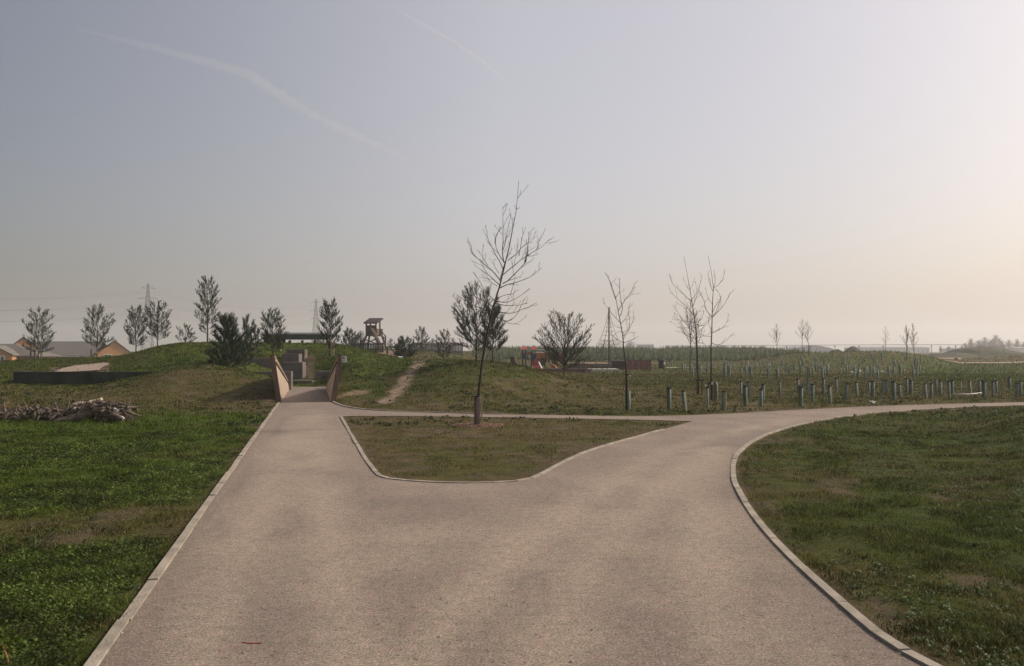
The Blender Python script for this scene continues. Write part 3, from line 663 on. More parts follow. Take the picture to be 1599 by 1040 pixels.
# ------------------------------------------------------------------ trees
def wander(p, d, L, n, r0, r1, up=0.0, jit=.12, rng=random):
    pts = [Vector(p)]; d = Vector(d).normalized(); st = L / n; rad = [r0]
    for i in range(n):
        d = (d + Vector((rng.uniform(-jit, jit), rng.uniform(-jit, jit), rng.uniform(-jit, jit) + up))).normalized()
        pts.append(pts[-1] + d * st); rad.append(r0 + (r1 - r0) * (i + 1) / n)
    return pts, rad
def lerp_poly(pts, t):
    x = t * (len(pts) - 1); i = min(int(x), len(pts) - 2); f = x - i; return pts[i].lerp(pts[i+1], f), (pts[i+1] - pts[i]).normalized()
def side_dir(d, ang, az):
    a = Vector((1,0,0)) if abs(d.x) < .8 else Vector((0,1,0)); x = d.cross(a).normalized(); y = d.cross(x)
    return (d * math.cos(ang) + (x * math.cos(az) + y * math.sin(az)) * math.sin(ang)).normalized()
def twigs(mb, pts, L, r, depth, dens, up=.06, seed=None, rmin=.0022):
    """side shoots along a branch"""
    n = max(1, int(dens))
    for k in range(n):
        t = (k + random.uniform(.2, .9)) / n * .8 + .18; p, d = lerp_poly(pts, t)
        l = L * (1.05 - .6 * t) * random.uniform(.5, 1.15); q = side_dir(d, R(random.uniform(28, 52)), random.uniform(0, 6.283))
        q = (q + Vector((0, 0, .25))).normalized()
        tp, tr = wander(p, q, l, 4, max(r * .7, rmin), rmin * .7, up, .13); mb.tube(tp, tr, 3, False)
        if depth > 0: twigs(mb, tp, l * .5, r * .55, depth - 1, dens * .5, up)
def bare_tree(name, label, base, trunk_pts, r0, branches, group=None, twd=5, cat='tree', bark='bark', rm=.003, auto=None):
    """trunk_pts: local points; branches: list of local polylines (with depth)"""
    root = thing(name, label, cat, base, 0, group)
    n = len(trunk_pts); L = [0]
    for a, b in zip(trunk_pts, trunk_pts[1:]): L.append(L[-1] + (b - a).length)
    rad = [max(r0 * (1 - .93 * (l / L[-1]) ** .8), rm) for l in L]
    MB().tube(trunk_pts, rad, 8).build('trunk', M[bark], root, True)
    cr = MB()
    for br in branches:
        bl = sum((b - a).length for a, b in zip(br, br[1:])); rb = min(.013, .0045 + .006 * bl)
        # smooth the traced polyline
        q = [br[0]]
        for i in range(len(br) - 1):
            for t in (.25, .75): q.append(br[i].lerp(br[i+1], t) + Vector([random.uniform(-.008, .008) for _ in range(3)]))
        q.append(br[-1]); m = len(q); cr.tube(q, [max(rb * (1 - .8 * i / (m - 1)), rm * .8) for i in range(m)], 4, False)
        twigs(cr, q, bl * .42, rb * .6, 1, twd * min(1.6, bl), .05, rmin=rm)
    if auto:
        t0, cnt, Lf, ang, cup = auto
        for k in range(cnt):
            t = t0 + (1 - t0) * ((k + random.uniform(0, .8)) / cnt) ** .9; t = min(t, .985); p, d = lerp_poly(trunk_pts, t)
            l = Lf * (1.08 - t) / (1.08 - t0) * random.uniform(.65, 1.15) + .12; dd = side_dir(d, R(random.uniform(*ang)), k * 2.4 + random.uniform(-.5, .5))
            bp, brd = wander(p, dd, l, 7, min(.014, .004 + .007 * l), rm * .8, cup, .09); cr.tube(bp, brd, 4, False)
            twigs(cr, bp, l * .40, .006, 1, twd * min(2, l), .06, rmin=rm)
    cr.build('crown', M['twig'], root); return root
def poly_local(pxs, Y, base, depth=0):
    out = []; n = len(pxs)
    for i, (x, y) in enumerate(pxs):
        yy_ = Y + depth * i / max(1, n - 1); p = proj(x, y, yy_); out.append(p - base)
    return out
# the leaning tree on the island (traced in its own plane, branches spread in depth)
Bm = hit(745, 665.5); Z4 = lambda L: [(640 + a / 2.536, 270 + b / 2.536) for a, b in L]
Z7 = lambda L: [(690 + a / 4.16, 270 + b / 4.16) for a, b in L]
tr = poly_local(Z4([(270,1003),(272,880),(285,760),(305,640),(330,530),(355,450),(375,370)]) + Z7([(418,560),(440,470),(462,350),(482,250),(490,170),(499,50)]), Bm.y, Bm)
brs = [
 [(380,700),(330,640),(250,570),(205,530),(188,490),(195,470)], [(385,735),(330,690),(290,650),(262,600),(268,470)], [(395,620),(360,550),(320,470),(298,420),(293,375)],
 [(400,580),(390,510),(400,430),(395,330),(397,215)], [(398,500),(420,420),(430,340),(450,270)], [(360,735),(310,700),(280,650)], [(345,460),(345,420),(385,350)],
 [(410,585),(375,540),(345,470),(350,400),(390,350)], [(400,660),(460,610),(520,560),(600,510),(660,470),(700,430)], [(395,720),(430,700),(480,650),(540,590),(560,530),(620,500),(635,420)],
 [(372,750),(430,725),(500,705),(580,675),(650,615)], [(430,570),(480,530),(520,480),(560,460),(625,400)], [(500,540),(515,450),(545,350)], [(540,580),(560,480),(562,380)],
 [(352,820),(400,795),(450,790),(500,760)], [(350,835),(420,845),(480,820),(575,750)], [(345,845),(430,865),(490,860),(560,845)], [(340,905),(420,912),(470,908),(540,880),(620,840)],
 [(400,960),(440,965),(490,920),(530,820)], [(400,955),(450,985),(500,970),(548,935)], [(345,830),(300,790),(260,730),(240,690),(200,645)], [(330,870),(290,840),(190,790),(175,710)],
 [(320,900),(230,870),(150,830),(100,790)], [(490,165),(520,130),(550,90)], [(462,350),(455,325),(462,300)], [(470,300),(450,285)], [(482,240),(505,225)], [(380,690),(400,600),(440,520),(460,490)],
 [(560,540),(600,540),(620,515)], [(430,700),(500,680),(530,650)], [(445,795),(470,710),(455,730)], [(300,600),(270,560),(245,510)], [(370,650),(335,600),(340,560)],
]
B = []
for i, b in enumerate(brs): B.append(poly_local(Z7(b), Bm.y, Bm, ((i * 0.618) % 1 - .5) * 1.5))
for q in B: # root each branch on the trunk plane (depth starts at 0)
    pass
mt = bare_tree('young_tree', 'tall leaning leafless tree in a brown guard on the grass island', Bm, tr, .040, B, twd=4.2, rm=.0046)
def clip_strap(root, z, r, m='black'):
    MB().lathe([(r, z - .02), (r + .012, z - .02), (r + .012, z + .02), (r, z + .02)], 12).build('strap', M[m], root)
g = MB(); g.lathe([(.070, -.02), (.070, .66), (.060, .665), (.060, .64)], 14); g.build('trunk_guard', M['guard_brown'], mt, True)
MB().box((.105, -.03, .33), (.035, .035, .70)).build('stake', M['stake'], mt)
s_ = MB(); s_.box((-.03, -.02, .685), (.17, .17, .022)); s_.box((-.118, -.03, .64), (.02, .03, .11)); s_.build('rubber_tie', M['black'], mt)
# mulch ring
def chips(name, c, rad, n, label, sz=.03, m='chips', squash=1.0):
    a = RNG.uniform(0, 2*np.pi, n); r = rad * np.sqrt(RNG.random(n)) * RNG.uniform(.7, 1.1, n); X = c.x + r*np.cos(a); Y = c.y + r*np.sin(a)*squash; Z = terrain(X, Y) + .012 + .05 * np.clip(1 - r / rad, 0, 1) * RNG.random(n)
    P = []
    s = RNG.uniform(.4, 1.3, n) * sz; t = RNG.uniform(0, 6.28, n); e = RNG.uniform(-.4, .4, n)
    ux, uy, uz = np.cos(t)*s, np.sin(t)*s, e*s; wx, wy = -np.sin(t)*s*.35, np.cos(t)*s*.35
    q = [np.stack([X+ux+wx, Y+uy+wy, Z+uz], 1), np.stack([X-ux+wx, Y-uy+wy, Z-uz], 1), np.stack([X-ux-wx, Y-uy-wy, Z-uz], 1), np.stack([X+ux-wx, Y+uy-wy, Z+uz], 1)]
    lo = [k - [0, 0, .008] for k in q]; V = np.stack(q + lo, 1).reshape(-1, 3)
    F = np.array([(0,1,2,3),(0,4,5,1),(1,5,6,2),(2,6,7,3),(3,7,4,0)]); F = (np.arange(n)[:, None, None]*8 + F[None]).reshape(-1, 4)
    return tag(npmesh(name, V, F, M[m]), label, 'mulch', kind='stuff')
chips('bark_mulch', Bm, .62, 900, 'reddish bark chips heaped around the foot of the leaning tree', .028)

# tree b, with a green tube guard
def tubeguard(mb_root, loc, h=.62, lean=0):
    pass
Bb = hit(980.5, 640)
Z6 = lambda L: [(920 + a / 3.854, 390 + b / 3.854) for a, b in L]
tb = poly_local(Z6([(226,965),(228,800),(222,700),(208,600),(203,520),(190,450),(175,370),(160,290),(135,215),(97,138)]), Bb.y, Bb)
bb = [[(208,560),(250,545),(295,520)],[(205,560),(150,530),(110,480)],[(200,500),(240,480),(265,430),(270,390)],[(190,440),(150,400),(110,350),(80,310)],[(185,400),(205,350),(190,310),(180,200)],
      [(175,370),(215,300),(250,260),(275,200)],[(215,300),(260,265),(295,265)],[(165,310),(145,260),(125,210),(155,180)],[(160,290),(185,250),(183,180)],[(200,470),(170,470),(140,440)],[(205,520),(250,470),(235,340)],
      [(190,450),(230,400),(245,330)],[(198,490),(160,500),(135,540)],[(203,540),(230,500),(285,498)],[(140,220),(120,170),(100,140)]]
tbq = bare_tree('young_tree', 'thin leafless tree with a green tube guard at its foot, right of the rope pyramid', Bb, tb, .034, [poly_local(Z6(b), Bb.y, Bb, ((i*.618) % 1 - .5) * 1.2) for i, b in enumerate(bb)], twd=4.2, rm=.0046)
MB().lathe([(.055, -.02), (.055, .55), (.047, .55), (.047, .5)], 12, (.02, 0, 0)).build('trunk_guard', M['tube_green'], tbq, True)
MB().box((-.06, .02, .55), (.025, .025, 1.15)).build('stake', M['stake_brown'], tbq)
t_ = MB(); t_.box((0, 0, 1.02), (.16, .09, .03)); t_.build('rubber_tie', M['black'], tbq)
tg = MB().box((.06, -.06, .99), (.045, .01, .05)); tg.build('white_tag', M['white'], tbq)
# trees c and d with stake frames
Bc = hit(1091, 616.5); tc_ = poly_local(Z6([(657,865),(655,740),(650,600),(645,500),(630,390),(618,310),(605,230),(590,150),(570,40)]), Bc.y, Bc)
bc = [[(640,445),(600,430),(560,430),(500,400)],[(630,395),(600,360),(560,320),(515,280),(480,235)],[(618,310),(580,280),(540,240),(500,205),(488,168)],[(625,340),(640,300),(660,240),(682,150)],[(618,300),(650,260),(640,190)],
      [(632,400),(660,370),(690,330)],[(650,555),(680,520),(715,515),(745,480)],[(640,440),(680,420),(690,360)],[(645,500),(600,470),(550,470),(490,430)],[(610,250),(585,220),(565,170)],[(608,240),(625,200),(632,180)],
      [(648,540),(600,520),(560,500),(520,490)],[(640,470),(590,450),(540,390),(510,330)],[(655,560),(700,560),(680,600)],[(642,450),(690,460),(730,430),(720,380)]]
tcr = bare_tree('young_tree', 'leafless tree tied to a dark three stake frame, left one of the tall pair', Bc, tc_, .040, [poly_local(Z6(b), Bc.y, Bc, ((i*.618) % 1 - .5) * 1.5) for i, b in enumerate(bc)], twd=3.6, rm=.0055)
Bd = hit(1111, 627); td_ = poly_local(Z6([(737,905),(735,760),(733,600),(738,500),(740,400),(743,300),(748,230),(735,130),(715,35)]), Bd.y, Bd)
bd = [[(740,405),(700,360),(690,300),(668,250)],[(742,405),(780,370),(820,320),(852,255)],[(745,500),(790,480),(830,440),(840,390)],[(748,230),(780,210),(805,175),(818,120)],[(735,560),(770,575),(810,560),(870,500)],
      [(746,250),(725,210),(715,150)],[(742,330),(715,290),(700,230)],[(735,520),(700,525),(670,505)],[(740,410),(770,360),(790,290)],[(740,500),(800,470),(830,460)],[(748,240),(760,180),(752,120)],[(737,480),(715,440),(718,400)],[(741,380),(760,330),(800,300),(770,240)]]
tdr = bare_tree('young_tree', 'leafless tree in stakes with two white tags, right one of the tall pair', Bd, td_, .038, [poly_local(Z6(b), Bd.y, Bd, ((i*.618) % 1 - .5) * 1.5) for i, b in enumerate(bd)], twd=3.6, rm=.0055)
for root, H, sp in ((tcr, .60, [(-.07, -.05), (.13, -.05), (.03, .16)]), (tdr, .66, [(-.09, 0), (.02, -.1), (.13, .04)])):
    for sx, sy in sp: MB().box((sx, sy, H / 2 - .02), (.045, .045, H + .04)).build('stake', M['stake_brown'], root)
    r_ = MB(); r_.box((.03, -.085, H - .03), (.34, .02, .05)); r_.build('crossbar', M['timber_dark'], root)
for dx in (.0, .15): MB().box((dx, -.13, .62), (.075, .012, .075)).build('white_tag', M['white'], tdr)

# generic small leafless trees
def auto_tree(px, Y, top, r0, label, cnt=16, Lf=.9, wig=.05, t0=.35, group=None, twd=4, rm=.006, ang=(28, 48), pxtop=None, name='young_tree'):
    b = gpoint(px, Y); H = proj(px, top, Y).z - b.z; n = 10; pts = [Vector((0,0,-.05))]
    off = (proj(pxtop, top, Y).x - b.x) if pxtop else 0
    for i in range(1, n + 1): pts.append(Vector((off * i / n + random.uniform(-wig, wig), random.uniform(-wig, wig), H * i / n)))
    return bare_tree(name, label, b, pts, r0, [], group, twd, auto=(t0, cnt, Lf, ang, .05), rm=rm)
auto_tree(1078, 62, 470, .05, 'faint leafless tree behind the left stake framed tree', 30, 2.0, rm=.010)
auto_tree(1087, 66, 488, .05, 'smaller leafless tree just behind the pair of tall trees', 26, 1.6, rm=.010)
auto_tree(1213, 93, 507, .05, 'lone small leafless tree on the brow before the mesh fence', 22, 1.5, rm=.012)
a_ = auto_tree(1253, 93, 500, .05, 'left tree of the close leafless pair on the brow', 24, 1.4, rm=.012)
auto_tree(1263.5, 92, 503, .05, 'right leaning tree of the close leafless pair on the brow', 20, 1.4, rm=.012, pxtop=1260)
auto_tree(1383, 112, 510, .05, 'very faint slim tree rising behind the fence brow', 22, 1.2, rm=.011)
auto_tree(1416, 78, 510, .045, 'slim reddish leafless tree, left one above the far tube rows', 26, 1.3, rm=.011, ang=(15, 28))
auto_tree(1427.5, 74, 507, .045, 'slim leafless tree, right one above the far tube rows', 26, 1.1, rm=.011, ang=(15, 28), pxtop=1425)
sp_ = auto_tree(1499, 34.5, 578, .012, 'tiny twiggy sapling with a white stake among the tubes', 14, .25, .01, rm=.004, group=None)
MB().box((0.02, -.03, .2), (.02, .02, .42)).build('stake', M['white'], sp_)

# ------------------------------------------------------------------ pines
def pine(px, Y, top, half, label, crown0=.16, cnt=34, tuft=.14, prof='oval', needle='needle', group='young pines on the mounds', tw=6, base_y=None, stake=False, dens=1.0, up=.09, ang=(48,72), name='young_pine', nw=.010, nn=26):
    b = gpoint(px, Y) if base_y is None else hit(px, base_y, Y * .8, Y * 1.3)
    Y = b.y; H = proj(px, top, Y).z - b.z; HW = half / FPX * Y; root = thing(name, label, 'tree', b, 0, group); cnt = int(cnt * 1.2)
    n = 9; tp = [Vector((0,0,-.1))] + [Vector((random.uniform(-.03,.03)*i/3, random.uniform(-.03,.03)*i/3, H * .97 * i / n)) for i in range(1, n+1)]
    MB().tube(tp, [.008 + (.011*H) * (1 - i/n) for i in range(n+1)], 7).build('trunk', M['bark_pine'], root, True)
    br = MB(); NV = []; tips = []
    def prw(t):
        if prof == 'oval': return .62 + .38 * math.sin(math.pi / 2 * min(1, t / .38)) if t < .38 else max(.10, math.sqrt(max(0, 1 - ((t - .38) / .64) ** 2)))
        if prof == 'bowl': return .62 + .38 * math.sin(math.pi / 2 * min(1, t / .55)) if t < .55 else max(.25, math.sqrt(max(0, 1 - ((t - .55) / .50) ** 2)))
        if prof == 'bush': return max(.15, (1.05 - .75 * t ** 1.4)) * random.choice((.5, .8, 1.0, 1.12))
        if prof == 'cone': return 1.05 * (1 - t) ** .7 + .10
        return 1
    for k in range(cnt):
        t = (k + random.uniform(0, .8)) / cnt; ht = crown0 + (1 - crown0) * t      # height of the branch tip
        w = HW * prw(t) * random.uniform(.66, 1.05); a = R(random.uniform(*ang)) * (1.15 - .5 * t)
        hb = max(crown0 * .55 + .02, ht - w / math.tan(a) / H); p, d = lerp_poly(tp, min(hb, .97)); az = k * 2.399 + random.uniform(-.4, .4)
        v = Vector((math.cos(az) * w, math.sin(az) * w, max(H * ht - p.z, .02))); L = v.length
        bp, brd = wander(p, v, L, 6, .005 + .006 * L, .004, up * .25, .08); br.tube(bp, brd, 4, False)
        tips.append((bp[-1], (bp[-1] - bp[-2]).normalized()))
        m = max(2, int(tw * (.9 + L) * dens))
        for q in range(m):
            s = .25 + .75 * (q + random.random()) / m; s = min(s, .98); p2, d2 = lerp_poly(bp, s)
            l2 = (.10 + .30 * L * (1.1 - s)) * random.uniform(.6, 1.2); e = side_dir(d2, R(random.uniform(25, 50)), random.uniform(0, 6.28)); e = (e + Vector((0,0,.35))).normalized()
            b2, r2 = wander(p2, e, l2, 3, .006, .004, .06, .1); br.tube(b2, r2, 3, False); tips.append((b2[-1], (b2[-1]-b2[-2]).normalized()))
            if random.random() < .18: tips.append((b2[1], (b2[-1]-b2[-2]).normalized()))
    br.build('branches', M['twig'], root)
    # needle brushes along the last stretch of every shoot
    P = np.array([t[0][:] for t in tips]); D = np.array([t[1][:] for t in tips]); D = D + [0, 0, .25]; D /= np.linalg.norm(D, axis=1)[:, None]; N = len(P)
    nn = int(nn * 1.15); T = RNG.random((N, nn)); Ls = tuft * RNG.uniform(.7, 1.3, (N, 1)); org = P[:, None] + D[:, None] * ((T - .55) * Ls * 1.3)[..., None]
    rnd = RNG.normal(size=(N, nn, 3)); rnd -= (rnd * D[:, None]).sum(-1, keepdims=True) * D[:, None]; rnd /= np.linalg.norm(rnd, axis=2, keepdims=True) + 1e-9
    dirn = D[:, None] * .8 + rnd * .6; dirn /= np.linalg.norm(dirn, axis=2, keepdims=True); sid = np.cross(dirn, RNG.normal(size=(N, nn, 3))); sid /= np.linalg.norm(sid, axis=2, keepdims=True) + 1e-9
    nl = .075 * (tuft / .16) * RNG.uniform(.7, 1.2, (N, nn, 1)); a = org - sid * nw / 2; c = org + sid * nw / 2; tip = org + dirn * nl
    V = np.stack([a, c, tip], 2).reshape(-1, 3); F = np.arange(len(V)).reshape(-1, 3)
    npmesh('needles', V, F, M[needle], root)
    if stake: MB().box((.12, -.1, .45), (.05, .05, .95)).build('stake', M['stake'], root)
    return root
W_ = .015
p1 = pine(60, 56, 482, 27, 'far left pine beside a pale cross braced stake frame', cnt=30, tuft=.19, nw=W_)
p2 = pine(152, 60, 477, 27, 'pine with a white topped stake frame before the orange brick gable', crown0=.22, cnt=32, tuft=.19, nw=W_)
p3 = pine(212, 54, 479, 20, 'slim pine, left one of the overlapping pair at the foot of the hill', crown0=.18, cnt=36, tuft=.15, nw=W_, dens=1.1)
p4 = pine(246, 50, 471, 24, 'pale stemmed pine, right one of the overlapping pair on the hill slope', crown0=.22, cnt=34, tuft=.14, nw=W_)
p5 = pine(324, 51, 432, 22, 'tallest pine on the hill, rising above the dark bushy pine', crown0=.18, cnt=44, tuft=.15, nw=W_)
p6 = pine(290, 53, 507, 17, 'small stunted pine on the left crest of the hill', crown0=.1, cnt=14, tuft=.13, nw=W_)
p7 = pine(356, 36.8, 494, 34, 'large dark bushy pine clothed to the ground on the hill', crown0=.0, cnt=52, tuft=.26, prof='bush', needle='needle_dark', tw=5, nw=.014, nn=40, up=.14, ang=(50, 76))
p7b = pine(384, 38.6, 497, 14, 'small dark pine with upright candle shoots beside the bushy pine', crown0=.25, cnt=16, tuft=.26, needle='needle_dark', tw=4, nw=.014, nn=38, ang=(20, 40))
p7c = pine(398, 43, 509, 12, 'thin sparse pine between the bushy pine and the shelter', crown0=.3, cnt=16, tuft=.16, nw=W_)
p8 = pine(426, 45, 483, 24, 'pine standing in front of the left end of the shelter', crown0=.18, cnt=36, tuft=.15, nw=W_)
p9 = pine(515, 45, 468, 23, 'pine with two pale stakes in front of the right end of the shelter', crown0=.16, cnt=40, tuft=.16, nw=W_)
for dx in (.13, .24): MB().box((dx, -.1, .4), (.05, .05, .95)).build('stake', M['stake'], p9)
p10 = pine(545, 58, 514, 14, 'low ragged pine at the right shoulder of the hill', crown0=.05, cnt=18, tuft=.18, nw=.018)
p11 = pine(632, 62, 527, 22, 'dense round bushy pine beside the lookout tower', crown0=.05, cnt=44, tuft=.17, nw=.018, needle='needle_dark', ang=(45, 75))
p12 = pine(658, 86, 511, 13, 'small far pine behind the vertical board fence', crown0=.15, cnt=26, tuft=.16, nw=.022)
p13 = pine(693, 60, 516, 16, 'pale twiggy pine between the board fence and the central mound', crown0=.12, cnt=28, tuft=.13, nw=.018)
p14 = pine(744, 34.6, 446, 44, 'left trunk of the two pines on the central mound', crown0=.18, cnt=38, tuft=.24, nw=.010, tw=4, nn=34, ang=(45,68))
p15 = pine(769, 35.5, 478, 27, 'lower pine close behind the leaning tree on the central mound', crown0=.25, cnt=34, tuft=.20, nw=.011, tw=5, nn=34, needle='needle_dark')
p16 = pine(881, 36, 487, 50, 'broad bowl shaped pine right of the central mound', crown0=.20, cnt=44, tuft=.12, prof='bowl', nw=.010, tw=6, ang=(48, 68), nn=26)
p17 = pine(560, 66, 521, 12, 'bare twiggy low pine left of the lookout tower', crown0=.05, cnt=16, tuft=.14, nw=.018)

# the pale stake frames of the two left pines
f1 = MB(); f1.box((-.1,-.25,.36),(.07,.07,.8)); f1.box((.35,-.25,.36),(.07,.07,.8)); f1.box((-.35,-.3,.36),(.07,.07,.8)); f1.build('stake', M['stake_brown'], p1)
MB().box((.1, -.33, .72), (1.0, .04, .09)).build('crossbar', M['concrete_pale'], p1)
for dx in (-.2, .2): MB().box((dx - .15, -.2, .32), (.07, .07, .75)).build('stake', M['stake_brown'], p2)
MB().box((-.15, -.26, .68), (.50, .04, .07)).build('crossbar', M['white'], p2)
MB().box((-.02, -.26, .40), (.16, .02, .07)).build('white_tag', M['white'], p2)

# ------------------------------------------------------------------ planting tubes
def make_tube(kind, label):
    root = thing('tree_guard', label, 'tree guard', (0,0,0), 0, 'green planting tubes in the field')
    MB().lathe([(.052, -.03), (.052, .60), (.045, .602), (.045, .5)], 12).build('tube', M['tube_green'], root, True)
    if kind == 0: MB().box((-.072, .0, .31), (.028, .028, .70)).build('stake', M['stake_brown'], root)
    if kind == 1: MB().box((.072, -.01, .28), (.028, .028, .60)).build('stake', M['stake'], root)
    if kind == 2: MB().box((-.07, -.01, .32), (.026, .026, .68)).build('stake', M['stake'], root)
    q = MB(); q.lathe([(.054, .575), (.060, .575), (.060, .612), (.054, .612)], 12); q.box((-.04 if kind != 1 else .04, 0, .592), (.10, .05, .03)); q.build('rubber_tie', M['black'], root)
    if kind == 2: MB().box((-.07, -.01, .67), (.03, .03, .03)).build('white_cap', M['white'], root)
    if kind == 0:
        tw_ = MB(); pts, rd = wander((0,0,.5), (.1,0,1), .28, 4, .004, .002, .05, .15); tw_.tube(pts, rd, 3); tw_.build('shoot', M['twig'], root)
    return root
near = [(1045.5,639,606,0),(1069,642,610,-5),(1104.5,636.5,605,0),(1119,622,598,0),(1129.5,641,611,0),(1156.5,616.5,595,0),(1169,620,596,0),(1164.7,631.5,603,0),(1188.5,635,608,1),(1192,626,600,0),
 (1218,619,595,-4),(1247,615,592,-7),(1251,635,604,1),(1261,617,593,0),(1269,627,600,1),(1286,614.5,591,0),(1296,630.5,603,-3),(1306,614.5,591,0),(1321,624,599,3),(1338,619.5,597,-3),(1357,615,596,0),(1363.5,621,595,0),
 (1379,614,593,-1),(1384.5,616.5,594,-3),(1397,625.5,596,-2),(1406,622,600,-4),(1416,612,591,0),(1423,615.5,594,1),(1445.5,624,599,-3),(1454,623,599,1),(1462,611,592,0),(1469,617.5,595,-2),(1482,624,596,0),(1487,614,594,0),
 (1515,614.5,595,-3),(1529.5,612.5,594,0),(1537.5,621.5,596,0),(1550,619.5,596,0),(1556,615,594,0),(1577,608.5,589,0),(1587.5,622,598,0),(1594,619,595,0)]
near += [(x, y, y - 24, random.uniform(-3, 3)) for x, y in ((1612,616),(1626,621),(1645,613),(1668,619),(1690,612))]
protos = [make_tube(k, 't') for k in range(3)]
near.sort()
ORD = lambda n: f"{n}{'th' if 10 <= n % 100 <= 20 else {1:'st',2:'nd',3:'rd'}.get(n % 10, 'th')}"
used = [False]*3
for i, (x, yb, yt, ln) in enumerate(near):
    p = hit(x, yb); h = proj(x, yt, p.y).z - p.z; k = (i * 7 + 3) % 3 if abs(ln) < 2.5 else 1
    tilt = 'upright' if abs(ln) < 1.5 else ('tilted' if abs(ln) < 5 else 'strongly leaning')
    wood = ('dark staked', 'pale staked', 'white tipped')[k]
    where = ''
    lab = f'{tilt} {wood} green tube, {ORD(i+1)} from the left of the large near tubes'
    sc = max(.75, min(1.25, h / .60)); rz = random.uniform(-.5, .5)
    if not used[k]:
        used[k] = True; o = protos[k]; o.location = p; o.rotation_euler = (0, R(ln), rz); o['label'] = lab; o.scale = (.95, .95, sc)
    else: copy_tree(protos[k], p, rz, (.95, .95, sc), lab, (random.uniform(-.04, .04), R(ln)))
# dense rows behind (too small to show their parts)
ft = MB(); ft.lathe([(.058, -.03), (.058, .60), (.050, .602), (.050, .5)], 8); ft.box((-.075, 0, .31), (.03, .03, .68))
far_src = ft.build('far_tree_guard', M['tube_green'], None, True); tag(far_src, 'small distant green tube in the crowded rows beyond the near tubes', 'tree guard', 'crowded rows of distant planting tubes')
n = 0
rows = [50, 52.2, 54.5, 57, 60, 63.5, 67, 71, 75.5, 80]
for r_i, Yr in enumerate(rows):
    a0 = 1052 if r_i > 1 else 1105; a1 = 1442
    stp = 1250 * 1.75 / Yr; x = a0 + random.uniform(0, stp)
    while x < a1:
        xx = x + random.uniform(-.3, .3) * stp; yy_ = Yr + random.uniform(-.8, .8); g_ = gpoint(xx, yy_)
        if n < 292 and random.random() > .06:
            if n == 0: o = far_src
            else: o = far_src.copy(); COL.objects.link(o)
            o.location = g_; o.rotation_euler = (random.uniform(-.06,.06), random.uniform(-.08,.08), random.uniform(0,6)); o.scale = (1, 1, random.uniform(.85, 1.25)); n += 1
        x += stp
# far slope of saplings: nobody could count them
def plantation():
    n = 9000; Y = RNG.uniform(98, 172, n); px = RNG.uniform(740, 1300, n); X = (px - CX) / FPX * Y
    keep = (RNG.random(n) > np.clip((px - 1130) / 150, 0, 1)) & (fbm(X, Y, 9, 12, 3) > .36); X, Y, px = X[keep], Y[keep], px[keep]; n = len(X); Z = terrain(X, Y); V = []; C = []
    for q in range(7):
        a = RNG.uniform(0, 6.28, n); w = RNG.uniform(.07, .18, n); h = RNG.uniform(.18, .5, n) + RNG.random(n) ** 6 * .8; ox, oy = RNG.normal(0, .12, n), RNG.normal(0, .12, n)
        V.append(np.stack([np.stack([X+ox-np.cos(a)*w, Y+oy-np.sin(a)*w, Z + .1*q/7], 1), np.stack([X+ox+np.cos(a)*w, Y+oy+np.sin(a)*w, Z + .1*q/7], 1), np.stack([X+ox*1.5, Y+oy*1.5, Z+h], 1)], 1))
        c = np.array((.105,.130,.072)) * RNG.uniform(.5, 1.7, n)[:, None]; C.append(np.repeat(c[:, None], 3, 1))
    V = np.concatenate(V).reshape(-1, 3); C = np.concatenate(C).reshape(-1, 3)
    tag(npmesh('sapling_plantation', V, np.arange(len(V)).reshape(-1, 3), M['leaf'], col=C), 'dark green belt of dense saplings on the far slope', 'saplings', kind='stuff')
plantation()

# ------------------------------------------------------------------ log pile
def log_obj(a, b, r0, r1, label, m='wood_dead', name='log', flat_=False, rough=.12, n=9):
    a, b = Vector(a), Vector(b); mb = MB(); k = 10; pts = [a.lerp(b, i/k) + Vector([random.uniform(-1,1)*r0*rough*2 for _ in range(3)]) for i in range(k+1)]
    mb.tube([p - a for p in pts], [(r0 + (r1-r0)*i/k) * random.uniform(1-rough, 1+rough) for i in range(k+1)], n)
    if flat_: mb.v = [(x, y, z) for x, y, z in mb.v]
    o = mb.build(name, M[m]); o.location = a; return tag(o, label, 'log')
def pp(x, y, dY=0): # a point on the pile: seen at pixel, near the pile's depth
    Y = 19.15 + dY; return proj(x, y, Y)
LG = 'logs and roots of the brushwood pile'
L_ = [((86,661,-.3),(163,637,.0),.062,.045,'long straight grey brown log sloping across the front of the pile','wood_dead'),
      ((112,637,.3),(160,625,.5),.06,.045,'pale topped log along the crest of the pile','wood_pale'),
      ((150,628,.3),(215,640,.2),.045,.02,'thin dark branch drooping from the right crest of the pile','wood_dead'),
      ((176,647,-.3),(192,655,-.45),.035,.03,'stubby log with a pale cut end, right front of the pile','wood_dead'),
      ((0,659,-.1),(60,664,-.2),.07,.06,'thick log half buried at the left foot of the pile','wood_dead'),
      ((20,640,.3),(100,648,.3),.06,.04,'brown log lying behind the root stumps','wood_dead'),
      ((95,650,.1),(84,626,.2),.035,.012,'upright splintered branch sticking out of the pile middle','wood_dead'),
      ((40,655,0),(60,632,.2),.05,.03,'slanting root stub left of the splintered branch','wood_dead'),
      ((120,652,.1),(185,632,.2),.05,.03,'log leaning parallel behind the long front log','wood_dead'),
      ((185,630,.2),(214,636,.1),.02,.01,'thin dark twiggy branch at the far right tip of the pile','wood_dead'),
      ((-40,650,.2),(40,648,.1),.07,.05,'log running out past the left edge of the photo','wood_dead'),
      ((20,668,-.2),(80,662,-.3),.05,.045,'low front log lying in the grass under the root stumps','wood_dead')]
